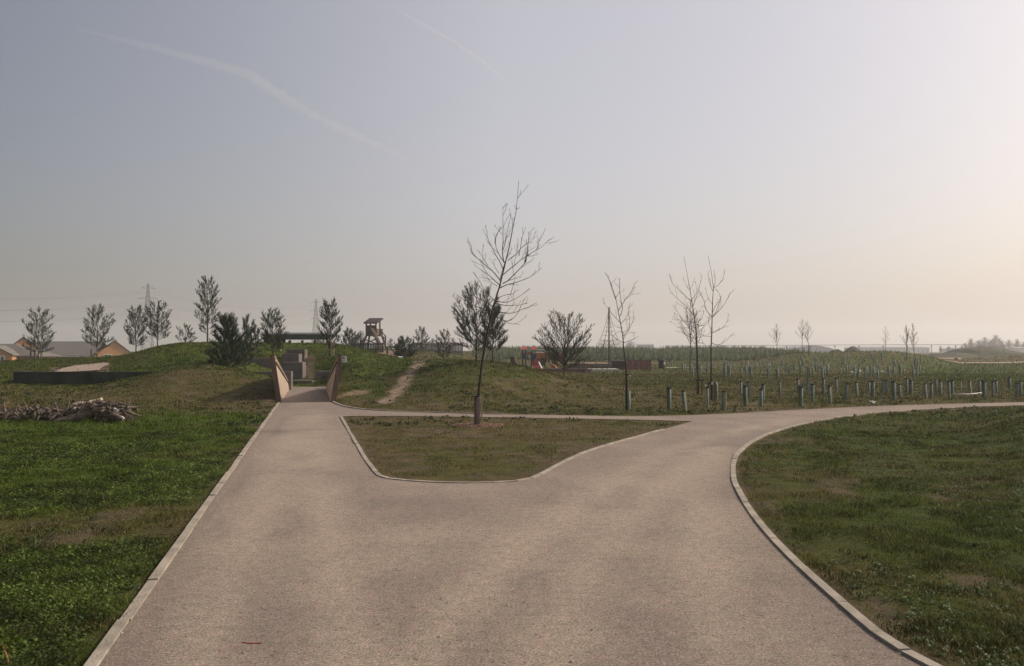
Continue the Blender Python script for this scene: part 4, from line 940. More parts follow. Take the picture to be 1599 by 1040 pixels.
for (x0,y0,d0),(x1,y1,d1),r0,r1,lab,m in L_: log_obj(pp(x0,y0,d0), pp(x1,y1,d1), r0*1.5, r1*1.5, lab, m)['group'] = LG
for i, (x, y, r, lab) in enumerate([(24,648,.13,'knobbly root stump at the left of the pile'),(52,646,.12,'root stump in the left middle of the pile'),(72,650,.10,'small root stump beside the splintered branch'),(4,652,.12,'root stump cut by the left edge of the photo'),(170,640,.10,'weathered stump at the right of the pile')]):
    c = pp(x, y, .05); mb = MB()
    for q in range(9):
        d = side_dir(Vector((0,0,1)), R(random.uniform(20, 150)), q * .7 + random.random()); pts, rd = wander((0,0,0), d, r * random.uniform(1.0, 1.9), 4, r * .42, r * .12, 0, .35); mb.tube(pts, rd, 6)
    mb.tube([(0,0,-r*1.2),(0,0,0),(0.02,0,r*.6)], [r*.7, r*.62, r*.35], 8); o = mb.build('root_stump', M['wood_dead']); o.location = c; tag(o, lab, 'stump', LG)
for x, y, s, lab in ((181,640,.07,'white torn scrap lying on the right of the log pile'),(190,652,.06,'pale scrap below the white one on the log pile')):
    mb = MB(); mb.box((0,0,0), (s*1.4, s*.5, s*.9), .3, .4, .5); mb.box((s*.6,0,-s*.3), (s*.9, s*.4, s*.5), .8, -.3, .2); o = mb.build('white_scrap', M['white']); o.location = pp(x, y, -.2); tag(o, lab, 'litter')
def brush():
    mb = MB()
    for i in range(340):
        x = random.uniform(-60, 200); mid = 650 - 12 * math.sin(max(0, min(1, (x - 60) / 160)) * math.pi) ; e = 1 if x < 185 else .5
        top = np.interp(x, [-60, 0, 30, 60, 110, 150, 190, 215], [640, 644, 640, 640, 630, 627, 632, 640]); bot = np.interp(x, [-60, 0, 80, 150, 215], [672, 668, 663, 655, 648])
        y = random.uniform(top + 2, bot); p = pp(x, y, random.uniform(-.35, .5) * (1 if y < (top+bot)/2 else .4))
        d = Vector((random.uniform(-1,1), random.uniform(-.6,.6), random.uniform(-.35,.45))); l = random.uniform(.12, .42); pts, rd = wander(p, d, l, 4, random.uniform(.012, .050), .008, -.03, .22)
        mb.tube(pts, rd, 5)
    o = mb.build('brushwood', M['wood_dead']); tag(o, 'tangled dead branches filling the log pile at the left edge', 'brushwood', kind='stuff')
    # dark humus under the pile
    mb = MB(); n1, n2 = 30, 8; c0, c1 = pp(-60, 660), pp(205, 655); vs = []
    for i in range(n1 + 1):
        for j in range(n2 + 1):
            u = i / n1; v = j / n2; x = c0.x + (c1.x - c0.x) * u; y = 19.2 + 1.2 * v; hgt = .40 * math.sin(math.pi * v) * min(1, (1 - u) * 5) * (.55 + .45 * math.sin(2 + u * 4.2) ** 2)
            vs.append((x, y, T1(x, y) - .03 + hgt * random.uniform(.75, 1.1)))
    mb.add(vs, [(i*(n2+1)+j, (i+1)*(n2+1)+j, (i+1)*(n2+1)+j+1, i*(n2+1)+j+1) for i in range(n1) for j in range(n2)])
    o = mb.build('rotten_wood_mound', mat('rotten_wood', (.035,.025,.018), .95, .5, 8, .8, 20)); tag(o, 'dark rotting wood and soil under the tangled branches', 'brushwood', kind='stuff')
brush()

# ------------------------------------------------------------------ shelter on the hill
def shelter():
    Y = 60.0; a = proj(411, 521, Y); b = proj(515, 521, Y); zt = a.z; base = Vector(((a.x+b.x)/2, Y, T1((a.x+b.x)/2, Y))); w = b.x - a.x; H = zt - base.z
    r = thing('open_shelter', 'flat roofed dark shelter on top of the hill between two pines', 'shelter', base)
    rf = MB().box((0, 1.5, H - .12), (w, 3.6, .16)).build('roof', M['roof_green'], r)
    MB().box((0, -.36, H + .02), (w + .04, .10, .10)).build('roof_edge', M['roof_edge'], rf)
    MB().box((0, -.25, H - .34), (w - .1, .12, .24)).build('front_beam', M['roof_green'], r)
    for i in range(6):
        x = -w/2 + .15 + (w - .3) * i / 5; MB().box((x, -.1, (H - .5) / 2 - .2), (.16, .16, H - .1)).build('post', M['timber_dark'], r)
    bw = MB(); bw.box((-w*.36, .6, -.1), (w*.26, 1.2, 2 * (H - .25) + .2 - .3)); bw.build('store_room', M['timber_dark'], r)
    bn = MB(); bn.box((0, .3, H - .80), (w*.8, .3, .10)); bn.build('bench', M['timber_dark'], r)
    MB().box((-w*.10, -.3, H + .05), (.12, .1, .22)).build('roof_vent', M['roof_edge'], r)
shelter()
# dark rusty posts in front of the store room, seen through the pine
o = block(436.4, 438.6, 528, 557, 47, .09, 'pale weathered post standing behind the left timber wall', 'wooden_post', 0, 'stake', 'post')

# ------------------------------------------------------------------ lookout tower, fences, boardwalk
def lookout():
    Y = 92.0; g = lambda x, y, dy=0: proj(x, y, Y + dy); base = gpoint(583, Y); r = thing('lookout_tower', 'timber lookout tower with a sloping roof beyond the hill', 'tower', base)
    L = lambda v: v - base
    rf = MB(); q = [L(g(567.5, 505.5, -1)), L(g(588.5, 505.5, -1)), L(g(598.5, 498.5, 1.8)), L(g(577, 498.5, 1.8))]; up = Vector((0,0,.14)); rf.hexa(q + [v + up for v in q]); rf.build('roof', M['timber_dark'], r)
    for x, yt, dy in ((572, 504, 0), (587, 504, 0), (593.2, 500, 1.6), (578.5, 501, 1.6)):
        a, b = L(g(x, yt, dy)), L(g(x, 524, dy)); MB().bar(a, b, .16).build('post', M['timber_brown'], r)
    cb = MB(); A, Bq = L(g(571.6, 508)), L(g(587.4, 523)); cb.box(((A.x+Bq.x)/2, .0, (A.z+Bq.z)/2), (Bq.x-A.x, .08, A.z-Bq.z)); 
    C, D = L(g(587, 513)), L(g(594, 523)); cb.box((C.x + .1, .8, (C.z+D.z)/2), (.08, 1.6, C.z-D.z)); cb.box((A.x+.05, .8, (C.z+D.z)/2), (.08, 1.6, C.z-D.z)); cb.box(((A.x+D.x)/2, 1.65, (C.z+D.z)/2), (D.x-A.x, .08, C.z-D.z))
    cb.build('parapet', M['timber_brown'], r)
    fl = MB(); fl.box(((A.x+D.x)/2, .8, D.z - .05), (D.x-A.x+.1, 1.8, .14)); fl.build('platform', M['timber_brown'], r)
    z0 = -.2
    for x0, x1, y_ in ((572, 563.5, 0), (587, 593, 0), (593, 601, 1.6), (573, 569, 1.6)):
        a = L(g(x0, 524)); b = L(g(x1, 540)); MB().bar((a.x, y_, a.z), (b.x, y_ + (.3 if y_ else -.3), z0), .2).build('leg', M['timber_brown'], r)
    br = MB(); a, b = L(g(570, 530)), L(g(591, 538)); br.bar((a.x, -.1, a.z), (b.x, -.15, b.z), .12); a, b = L(g(589, 529)), L(g(567, 538)); br.bar((a.x, -.25, a.z), (b.x, -.3, b.z), .12); br.build('bracing', M['timber_brown'], r)
    st = MB(); a, b = L(g(580, 514, -.6)), L(g(593, 538, -1.5)); 
    for i in range(9): t = (i+.5)/9; p = a.lerp(b, t); st.box(p, (.5, .9, .07))
    st.bar(a + Vector((0,-.45,.1)), b + Vector((0,-.45,.1)), .08, .2); st.bar(a + Vector((0,.45,.1)), b + Vector((0,.45,.1)), .08, .2); st.build('steps', M['timber_grey'], r)
    hr = MB(); a, b = L(g(594, 514.5, .5)), L(g(602, 525, .2)); hr.bar(a, b, .09); a2, b2 = L(g(594, 520, .5)), L(g(602, 530, .2)); hr.bar(a2, b2, .07); hr.bar(b + Vector((0,0,.1)), Vector((b.x, b.y, z0)), .16); hr.build('handrail', M['timber_grey'], r)
lookout()
def board_fence(px0, px1, yt, Y, label, m='timber_grey', Y2=None, gap=.03, name='board_fence'):
    Y2 = Y2 or Y; a = proj(px0, yt, Y); b = proj(px1, yt, Y2); base = gpoint(px0, Y); r = thing(name, label, 'fence', base); n = max(4, int((b - a).length / .17)); mb = MB(); rl = MB()
    for i in range(n):
        t = (i + .5) / n; x = a.x + (b.x-a.x)*t; y = a.y + (b.y-a.y)*t; zt = a.z + (b.z-a.z)*t + random.uniform(-.03,.03); zb = T1(x, y) - .1
        mb.box((x - base.x, y - base.y, (zt+zb)/2 - base.z), (.17 - gap, .03, zt - zb))
    mb.build('boards', M[m], r); 
    for f in (.3, .8): rl.bar(Vector((a.x, a.y + .05, T1(a.x, a.y) + (a.z - T1(a.x, a.y)) * f)) - base, Vector((b.x, b.y + .05, T1(b.x, b.y) + (b.z - T1(b.x, b.y)) * f)) - base, .08)
    rl.build('rails', M[m], r)
    k = max(2, int((b-a).length / 2.4))
    for i in range(k + 1):
        t = i / k; x = a.x + (b.x-a.x)*t; y = a.y + (b.y-a.y)*t + .09; zt = a.z + (b.z-a.z)*t; zb = T1(x, y) - .1; MB().box((x-base.x, y-base.y, (zt+zb)/2-base.z), (.1,.1,zt-zb+.06)).build('post', M[m], r)
board_fence(548, 598, 535.5, 84, 'dark close boarded fence in front of the lookout tower', 'timber_dark')
board_fence(647, 722, 535, 92, 'grey vertical board fence right of the bushy pine')
bw_ = gpoint(606, 80); r = thing('boardwalk', 'short low timber boardwalk right of the lookout tower', 'boardwalk', bw_); zt = proj(606, 542, 80).z - bw_.z
MB().box((0,0,zt), (2.6,1.2,.14)).build('deck', M['timber_brown'], r)
for sx in (-1.1, 0, 1.1): MB().box((sx,-.5,zt/2-.15), (.14,.14,zt+.2)).build('post', M['timber_dark'], r)
for sx in (-1.2, 1.2): MB().box((sx,-.5,zt+.2), (.1,.1,.5)).build('rail_post', M['timber_dark'], r)

# ------------------------------------------------------------------ playground
def playground():
    def lw(px0, px1, yt, yb, Y, dep, label, m, name='low_wall'): return block(px0, px1, yt, yb, Y, dep, label, name, 0, m, 'wall')
    lw(845, 914, 575.2, 581.5, 62, .35, 'dark low wall edging the playground behind the bowl shaped pine', 'timber_brown')
    lw(913.5, 924, 576, 581.5, 61.6, .5, 'short end of the playground edging, its sunlit look put into a paler colour', 'concrete')  # end face of the same low wall, sunlight painted in by a paler material
    lw(921, 966.5, 576.2, 580, 66, 2.2, 'long pale flat seat slab right of the playground edging', 'concrete_pale', 'seat_slab')
    lw(884, 958, 568.5, 575, 76, .4, 'long brown sleeper wall at the foot of the rope pyramid', 'timber_brown')
    lw(957, 977.5, 563.5, 578, 72, 1.6, 'dark timber enclosure at the left of the plank wall', 'timber_dark', 'timber_enclosure')
    # plank wall
    base = gpoint(978, 71); r = thing('plank_wall', 'reddish brown plank wall of vertical panels beside the dark enclosure', 'wall', base); a = proj(978, 563.5, 71); b = proj(1017, 563.5, 71)
    for i in range(4): w = (b.x-a.x)/4; MB().box((w*(i+.5), 0, (a.z-base.z)/2-.1), (w-.04, .12, a.z-base.z+.2)).build('panel', M['brick_red'], r)
    MB().box(((b.x-a.x)/2, 0, a.z-base.z+.03), (b.x-a.x, .2, .06)).build('capping', M['timber_brown'], r)
    for i, (x, y) in enumerate(((928, 577.3), (944, 576.6))):
        base = gpoint(x, 66.5); base.z += .12; r = thing('picnic_bench', ('left','right')[i] + ' small green bench standing on the pale seat slab', 'bench', base)
        MB().box((0,0,.30), (.55 - .1*i,.35,.06)).build('seat', M['roof_green'], r)
        for sx in (-.2,.2): MB().box((sx,0,.13), (.06,.3,.28)).build('leg', M['timber_dark'], r)
    # bin
    base = gpoint(1033.5, 76); r = thing('litter_bin', 'black domed litter bin between the plank wall and the tube rows', 'bin', base)
    MB().lathe([(.0,0),(.30,0),(.32,.05),(.32,.68),(.0,.68)], 16).build('body', M['black'], r, True); h_ = MB(); h_.lathe([(.36,.70),(.36,.76),(.28,.86),(.12,.93),(0,.94)], 16); h_.lathe([(.34,.68),(.36,.70)], 16); h_.build('hood', M['timber_dark'], r, True)
    # rope pyramid
    Y = 80; base = gpoint(951, Y); top = proj(951, 480, Y).z - base.z; r = thing('rope_pyramid', 'climbing net pyramid on one tall dark mast behind the playground walls', 'climbing frame', base)
    MB().tube([(0,0,-.2),(0,0,top)], [.075,.06], 10).build('mast', M['black'], r)
    hub = Vector((0,0,top-.15)); feet = [Vector((math.cos(a)*4.0, math.sin(a)*4.0, 0)) for a in (math.pi/4+.25+k*math.pi/2 for k in range(4))]
    er = MB(); rr_ = .012
    def edge(f, t): p = hub.lerp(f, t); sag = -math.sin(math.pi*t)*.9; inward = Vector((p.x, p.y, 0)); inward = inward.normalized() if inward.length > .01 else Vector((0,0,0)); return p - inward*math.sin(math.pi*t)*.75 + Vector((0,0,sag*.6))
    for f in feet: er.tube([edge(f, t/12) for t in range(13)], rr_*1.4, 4)
    er.build('edge_ropes', M['cable'], r)
    nt = MB()
    for k in range(4):
        for t in (.12,.18,.24,.30,.36,.43,.50,.58,.66,.74,.82,.9):
            a, b = edge(feet[k], t), edge(feet[(k+1)%4], t); z = (a.z+b.z)/2
            m_ = (a+b)/2; m_ = Vector((m_.x*.55, m_.y*.55, m_.z - .1)); nt.tube([a, m_, b], rr_*.7, 3); 
            if t > .4:
                t2 = t + .08 if t < .85 else .97; a2, b2 = edge(feet[k], t2), edge(feet[(k+1)%4], t2); m2 = (a2+b2)/2; m2 = Vector((m2.x*.55, m2.y*.55, m2.z-.1))
                for s in (.25,.5,.75,1):
                    nt.bar(a.lerp(m_, s), a2.lerp(m2, s*.8), rr_*1.2); nt.bar(b.lerp(m_, s), b2.lerp(m2, s*.8), rr_*1.2)
                nt.bar(m_, Vector((0,0,m_.z-.2)), rr_*1.2)
    nt.build('net', M['cable'], r)
    # play castle
    Y = 72; base = gpoint(845, Y); g = lambda x, y, d=0: proj(x, y, Y + d) - base
    r = thing('play_castle', 'wooden play castle with two pointed red roofs left of the bowl shaped pine', 'climbing frame', base)
    for x, yt, d in ((816,546,0),(821,546,0),(816,546,1.2),(821,546,1.2),(830,547,0),(836,547,0),(830,547,1.2),(836,547,1.2),(851,550,.2),(866,550,.2),(880,552,.2),(880,552,1.4),(851,550,1.4)):
        a = g(x, yt, d); MB().bar(a, (a.x, a.y, -.1), .13).build('post', M['blue'] if x < 837 else M['timber_brown'], r)
    for cx, pk in ((818.5, 539.5), (833, 539)):
        p = g(cx, pk, .6); e = .32; z = g(cx, 545.5).z; rf = MB(); rf.add([(p.x-e,p.y-.7,z),(p.x+e,p.y-.7,z),(p.x+e,p.y+.7,z),(p.x-e,p.y+.7,z),(p.x,p.y-.1,p.z),(p.x,p.y+.1,p.z)], [(0,1,4),(1,2,5,4),(2,3,5),(3,0,4,5),(3,2,1,0)]); rf.build('pointed_roof', M['red'], r)
    def panel(x0, x1, y0, y1, d, m, nm='panel'): a, b = g(x0, y0, d), g(x1, y1, d); return MB().box(((a.x+b.x)/2, a.y, (a.z+b.z)/2), (b.x-a.x, .06, a.z-b.z)).build(nm, M[m], r)
    panel(820.5, 832, 549.5, 553.5, .1, 'orange'); panel(816, 821, 551, 560, -.05, 'blue'); panel(836, 851, 550.5, 563, .15, 'orange'); panel(851.5, 865.5, 550, 561, .0, 'timber_brown'); panel(866, 880, 552, 564, .0, 'brick_red')
    panel(836, 851, 564, 571, .3, 'timber_brown'); panel(829.5, 837, 553, 568, 1.1, 'blue')
    a, b = g(835.5, 550.2, -.1), g(851, 550.2, -.1); MB().bar(a, b, .09).build('top_rail', M['white'], r); a, b = g(836, 545.8, 1.2), g(851, 546.3, 1.2); MB().bar(a, b, .06).build('top_rail', M['white'], r)
    a, b = g(835, 561, 0), g(880, 562, 0); MB().box(((a.x+b.x)/2, .7, a.z), (b.x-a.x, 1.4, .1)).build('deck', M['timber_brown'], r)
    # red slide mouth
    base = gpoint(837, 66); r = thing('slide', 'red arched slide end with pale sides below the castle', 'slide', base); arch = MB(); n_ = 12
    w, h = .30, proj(837, 561.5, 66).z - base.z
    o_, i_ = [], []
    for k in range(n_+1): t = math.pi*k/n_; o_.append((-math.cos(t)*w, h*.55 + math.sin(t)*h*.45)); i_.append((-math.cos(t)*w*.36, h*.42 + math.sin(t)*h*.30))
    o_ = [(-w, 0)] + o_ + [(w, 0)]; i_ = [(-w*.36, .12)] + i_ + [(w*.36, .12)]
    for k in range(len(o_)-1):
        (a1,b1),(a2,b2),(c1,d1),(c2,d2) = o_[k], o_[k+1], i_[k], i_[k+1]; arch.hexa([(a1,0,b1),(a2,0,b2),(c2,0,d2),(c1,0,d1),(a1,.3,b1),(a2,.3,b2),(c2,.3,d2),(c1,.3,d1)])
    arch.build('hood', M['red'], r); MB().bar((.22,-.05,h*.75), (.52,-.9,.03), .09, .16).build('side_rail', M['white'], r); MB().bar((-.30,-.05,.3), (-.22,-.9,.03), .09, .16).build('side_rail', M['white'], r)
    MB().hexa([(-.2,-.9,.02),(.46,-.9,.02),(.2,0,.45),(-.2,0,.45),(-.2,-.9,.06),(.46,-.9,.06),(.2,0,.5),(-.2,0,.5)]).build('chute', M['red'], r)
    # orange spring animal
    base = gpoint(862, 66); r = thing('spring_rocker', 'orange rocking animal with a pale head below the castle', 'play rocker', base); hh = proj(862, 562.5, 66).z - base.z
    bd_ = MB(); bd_.tube([(-.12,0,hh*.55),(.08,0,hh*.5),(.30,0,hh*.30),(.42,0,hh*.12)], [.10,.15,.12,.04], 8); bd_.build('body', M['orange'], r, True)
    hd = MB(); hd.tube([(-.12,0,hh*.5),(-.16,0,hh*.8),(-.14,0,hh*.98)], [.09,.10,.04], 8); hd.build('head', M['concrete_pale'], r, True); MB().tube([(.05,0,0),(.1,0,.1),(.0,0,.2),(.1,0,.3),(.05,0,.42)], .03, 6).build('spring', M['steel'], r)
    # barrel
    base = gpoint(802, 66); r = thing('play_barrel', 'dark upright wooden barrel peeping over the central mound', 'barrel', base); z = proj(802, 557.5, 66).z - base.z
    MB().lathe([(0,0),(.22,0),(.28,z*.5),(.22,z),(0,z)], 14).build('body', M['timber_dark'], r, True)
    for f in (.25,.75): MB().lathe([(.265,z*f-.03),(.275,z*f-.03),(.275,z*f+.03),(.265,z*f+.03)], 14).build('hoop', M['brick_red'], r)
playground()

# ------------------------------------------------------------------ temporary mesh fence
def mesh_fence():
    Y = 116; X0 = proj(1040, 540, Y).x; n = 19; w = 3.5; first = None
    pitch = w
    for i in range(-0, n):
        x = X0 + pitch * i; zt = proj(800, 540.0 - 1.8 * min(1, i / 9), Y).z; zb = T1(x + w/2, Y)
        zb2 = max(zb, zt - 2.05) - .0; h = 2.0
        if first is None:
            r = thing('fence_panel', 'temporary steel mesh fence panel', 'fence', (x, Y, zt - h), 0, 'temporary mesh fence panels along the far brow'); first = r
            fr = MB(); fr.tube([(0,0,0),(0,0,h)], .021, 6); fr.tube([(w-.06,0,0),(w-.06,0,h)], .021, 6); fr.tube([(0,0,h),(w-.06,0,h)], .034, 6); fr.tube([(0,0,.1),(w-.06,0,.1)], .024, 6); fr.build('frame', M['steel'], r)
            ms = MB()
            for k in range(1, 24): ms.bar((w*k/24,0,.1), (w*k/24,0,h), .004)
            for k in range(1, 9): ms.bar((0,0,h*k/9), (w-.06,0,h*k/9), .004)
            ms.build('mesh', M['steel'], r); MB().box((-.03,0,h-.25), (.14,.1,.08)).build('clamp', M['black'], r); MB().box((-.03,0,-.06), (.25,.6,.16)).build('foot', M['black'], r)
        else: copy_tree(first, (x, Y, zt - h))
mesh_fence()
for o in bpy.data.objects:
    if o.name.startswith('fence_panel'): o['label'] = 'grey temporary mesh panel in the fence line on the far brow'

# ------------------------------------------------------------------ earth heaps
def heap(px0, px1, yt, Y, dep, label, m='heap', yb=None, seed=1, name='earth_heap', prof=None):
    a = proj(px0, 548, Y); b = proj(px1, 548, Y); W = b.x - a.x; base = Vector(((a.x+b.x)/2, Y, T1((a.x+b.x)/2, Y) - .15)); H = proj(800, yt, Y).z - base.z; nx, ny = 70, 26; vs = []
    for i in range(nx+1):
        for j in range(ny+1):
            u, v = i/nx*2-1, j/ny*2-1; k = float(np.interp((u+1)/2, *zip(*prof))) if prof else math.sqrt(max(0, 1-u*u)); q = max(0, 1 - v*v) ** .7 * k
            x, y = u*W/2, v*dep/2; nz = float(fbm(np.array([x]), np.array([y]), dep*.28, seed, 4)[0]); vs.append((x, y, H*q*(.78+.44*nz)))
    o = MB().add(vs, [(i*(ny+1)+j, (i+1)*(ny+1)+j, (i+1)*(ny+1)+j+1, i*(ny+1)+j+1) for i in range(nx) for j in range(ny)]).build(name, M[m], None, False); o.location = base; return tag(o, label, 'earth heap')
heap(1460, 1600, 540.8, 150, 14, 'large dark rough earth heap before the fence at right', prof=[(0,0),(.08,.30),(.22,.35),(.30,.75),(.42,.9),(.55,1),(.68,.85),(.8,.55),(.92,.3),(1,0)])
heap(1296, 1316, 545, 150, 5, 'small brown earth heap beyond the fence, left of the paler one', seed=5)
heap(1320, 1345, 541.5, 190, 7, 'pale pointed earth heap far beyond the fence', seed=8)

# ------------------------------------------------------------------ houses
def gable_house(base, rz, w, L, he, hr, label, m='brick', roof='rooftile', windows=(), name='brick_house', vents=False, dz=3):
    """gable wall in the local x-z plane at y=0, house runs back along +y; x in -w/2..w/2"""
    r = thing(name, label, 'house', base, rz); mb = MB()
    pts = [(-w/2,-dz),(w/2,-dz),(w/2,he),(0,hr),(-w/2,he)]
    mb.add([(x,0,z) for x,z in pts] + [(x,L,z) for x,z in pts], [(0,1,2,3,4),(9,8,7,6,5),(0,5,6,1),(1,6,7,2),(4,9,5,0)])
    mb.build('wall', M[m], r); sl = (hr-he)/(w/2)
    for s in (-1, 1):
        e = .35; t = .18; a = Vector((s*(w/2+e), -e, he-e*sl)); c = Vector((0, -e, hr)); q = [a, c, c + Vector((0,L+2*e,0)), a + Vector((0,L+2*e,0))]
        if s > 0: q = [q[1], q[0], q[3], q[2]]
        MB().hexa([v + Vector((0,0,.02)) for v in q] + [v + Vector((0,0,t)) for v in q]).build('roof', M[roof], r)
    for (x, z, ww, wh) in windows:
        f = MB(); 
        for dx, dz_, a, b in ((0,wh/2,ww,.12),(0,-wh/2,ww,.12),(-ww/2,0,.12,wh),(ww/2,0,.12,wh),(0,0,.08,wh)): f.box((x+dx,-.04,z+dz_), (a,.1,b))
        fo = f.build('window', M['white'], r); MB().box((x,-.015,z), (ww,.03,wh)).build('pane', M['glass'], fo)
    if vents:
        v = MB()
        for dx in (-.35,.35):
            for k in range(3): v.box((dx,-.02,he+(hr-he)*.42+k*.4), (.12,.04,.2))
        v.build('vent_slots', M['brick_red'], r)
    return r
def house_at(px, Y, yr): p = proj(px, yr, Y); return p
# gable at right, peak at px 179,y 533
Y = 200; pk = proj(179.5, 532.5, Y); b0 = Vector((pk.x, Y, -2.6)); he = proj(0, 555.5, Y).z + 2.6; hr = pk.z + 2.6
gable_house(b0, R(28), 9.0, 14, he, hr, 'orange brick gable house end at the right of the row', windows=((-1.6, he-.2, 1.6, 1.1), (1.9, he-.25, 2.0, 1.1)), vents=True, dz=.5, roof='rooftile_dark')
# long tiled roof facing us
Y = 206; a = proj(45, 533.5, Y); c = proj(158, 533.5, Y); ww = c.x - a.x; r = thing('long_tiled_house', 'long house with a broad grey brown tiled roof in the middle of the row', 'house', ((a.x+c.x)/2, Y, -2.6)); ez = proj(0, 556, Y-4).z + 2.6; rz_ = a.z + 2.6
MB().box((0, 1, ez/2 - .3), (ww, 8, ez + .4)).build('wall', M['brick_red'], r)
MB().hexa([(-ww/2,-4.4,ez-.1),(ww/2,-4.4,ez-.1),(ww/2,1,rz_-.1),(-ww/2,1,rz_-.1),(-ww/2,-4.4,ez+.1),(ww/2,-4.4,ez+.1),(ww/2,1,rz_+.1),(-ww/2,1,rz_+.1)]).build('roof', M['rooftile'], r)
MB().hexa([(-ww/2,1.02,rz_-.1),(ww/2,1.02,rz_-.1),(ww/2,6.4,ez-.1),(-ww/2,6.4,ez-.1),(-ww/2,1.02,rz_+.1),(ww/2,1.02,rz_+.1),(ww/2,6.4,ez+.1),(-ww/2,6.4,ez+.1)]).build('roof', M['rooftile'], r)
MB().box((0,-4.5,ez-.08), (ww,.12,.16)).build('gutter', M['white'], r)
# left back gable
Y = 165; pk = proj(37, 527.5, Y); b0 = Vector((pk.x, Y, -2.4)); gable_house(b0, R(33), 7.8, 16, proj(0,553,Y).z+2.4, pk.z+2.4, 'orange brick gable house behind the far left pine, dark roof', roof='rooftile_dark', dz=.5, vents=False)
# front left wing: tiled slope with hip and red wall
Y = 140; a = proj(-60, 537, Y); c = proj(23, 537, Y); e2 = proj(60, 555.5, Y-3.5); base = Vector((a.x, Y, -2.0)); r = thing('brick_bungalow', 'low house with a hipped grey tiled roof and red brick wall at the left edge', 'house', base)
zr = a.z + 2; ze = e2.z + 2; xw = c.x - a.x; xe = e2.x - a.x
MB().box((xe/2 - .2, 0, ze/2 - .25), (xe - .4, 6.2, ze + .5)).build('wall', M['brick_red'], r)
rf = MB(); rf.add([(0,-3.5,ze),(xe,-3.5,ze),(xe,3.5,ze),(0,3.5,ze),(0,0,zr),(xw,0,zr),(0,-3.5,ze-.15),(xe,-3.5,ze-.15),(xe,3.5,ze-.15),(0,3.5,ze-.15)], [(0,1,5,4),(1,2,5),(2,3,4,5),(0,4,3),(6,7,1,0),(7,8,2,1),(8,9,3,2),(9,8,7,6),(6,0,3,9)]); rf.build('roof', M['rooftile'], r)
Y = 134; pk = proj(-8, 541, Y); gable_house(Vector((pk.x, Y, -2.0)), R(12), 5.2, 4, proj(0,554,Y).z+2.0, pk.z+2.0, 'orange brick gable porch with a white window at the left edge', windows=((.9, proj(0,561,Y).z+2.0, 1.1, 1.1),), dz=.4, name='brick_house')
# dark roof peeping at right of gable
Y = 240; a = proj(203, 552, Y); gable_house(Vector((proj(222,549,Y).x, Y, -2.6)), R(60), 7, 10, proj(0,556,Y).z+2.6, proj(0,550,Y).z+2.6, 'low dark roofed house behind the slim pair of pines', m='brick_red', roof='rooftile_dark', dz=.5)

# ------------------------------------------------------------------ pylons and cables
def pylon(px, Y, top, label):
    base = Vector((proj(px, 548, Y).x, Y, 0)); H = proj(px, top, Y).z; r = thing('electricity_pylon', label, 'pylon', base, R(35)); lt = MB(); arms = []
    def half(z): return 4.0 * (1 - z / H) ** 1.0 * .9 + .35 if z < H * .55 else max(.3, (4.0 * .45 * .9 + .35) * (1 - (z/H - .55) / .55))
    lv = [0, 6, 12, 18, 23, 28, 32, 36, 40, 43.5, 47, H]; lv = [z for z in lv if z <= H]; w = .22
    for z0, z1 in zip(lv, lv[1:]):
        h0, h1 = half(z0), half(z1); c0 = [(-h0,-h0,z0),(h0,-h0,z0),(h0,h0,z0),(-h0,h0,z0)]; c1 = [(-h1,-h1,z1),(h1,-h1,z1),(h1,h1,z1),(-h1,h1,z1)]
        for k in range(4): lt.bar(c0[k], c1[k], w*1.4); lt.bar(c0[k], c1[(k+1)%4], w); lt.bar(c0[(k+1)%4], c1[k], w); lt.bar(c1[k], c1[(k+1)%4], w)
    lt.build('lattice', M['cable'], r); ends = []
    for f, al in ((.935, 4.6), (.785, 7.2), (.64, 5.4)):
        z = H * f; am = MB(); h = half(z)
        for s in (-1, 1):
            am.bar((s*h*.5, -h, z), (s*al, 0, z), w); am.bar((s*h*.5, h, z), (s*al, 0, z), w); am.bar((s*h*.5, 0, z+1.8), (s*al, 0, z), w*.9)
            ia = MB().tube([(s*al,0,z),(s*al,0,z-2.8)], .14, 5).build('insulator', M['steel'], r); ends.append(r.matrix_basis @ Vector((s*al, 0, z-2.8)))
        am.build('crossarm', M['cable'], r)
    import mathutils
    Mx = mathutils.Matrix.Translation(base) @ mathutils.Matrix.Rotation(R(35), 4, 'Z')
    return [Mx @ Vector((s*al, 0, H*f - 2.8)) for f, al in ((.935, 4.6), (.785, 7.2), (.64, 5.4)) for s in (-1, 1)]
e1 = pylon(230, 590, 443, 'nearer tall lattice pylon above the overlapping pines')
e2 = pylon(493, 800, 467, 'farther faint lattice pylon above the right end of the shelter')
e0 = [Vector((proj(-330, 470, 470).x, 470, z.z)) + Vector((i % 2 * 9, 0, -4)) for i, z in enumerate(e1)]
e3 = [Vector((proj(900, 500, 1150).x, 1150, z.z * .9)) + Vector((i % 2 * 9, 0, -6)) for i, z in enumerate(e2)]
for sp in ((e0, e1), (e1, e2)):
    for a, b in zip(*sp):
        pts = [a.lerp(b, t/16) - Vector((0,0, math.sin(math.pi*t/16) * 7)) for t in range(17)]
        o = MB().tube([p - a for p in pts], .045, 4).build('power_cable', M['cable']); o.location = a; tag(o, 'thin overhead cable strung from the lattice pylons', 'cable', 'overhead cables between the pylons')

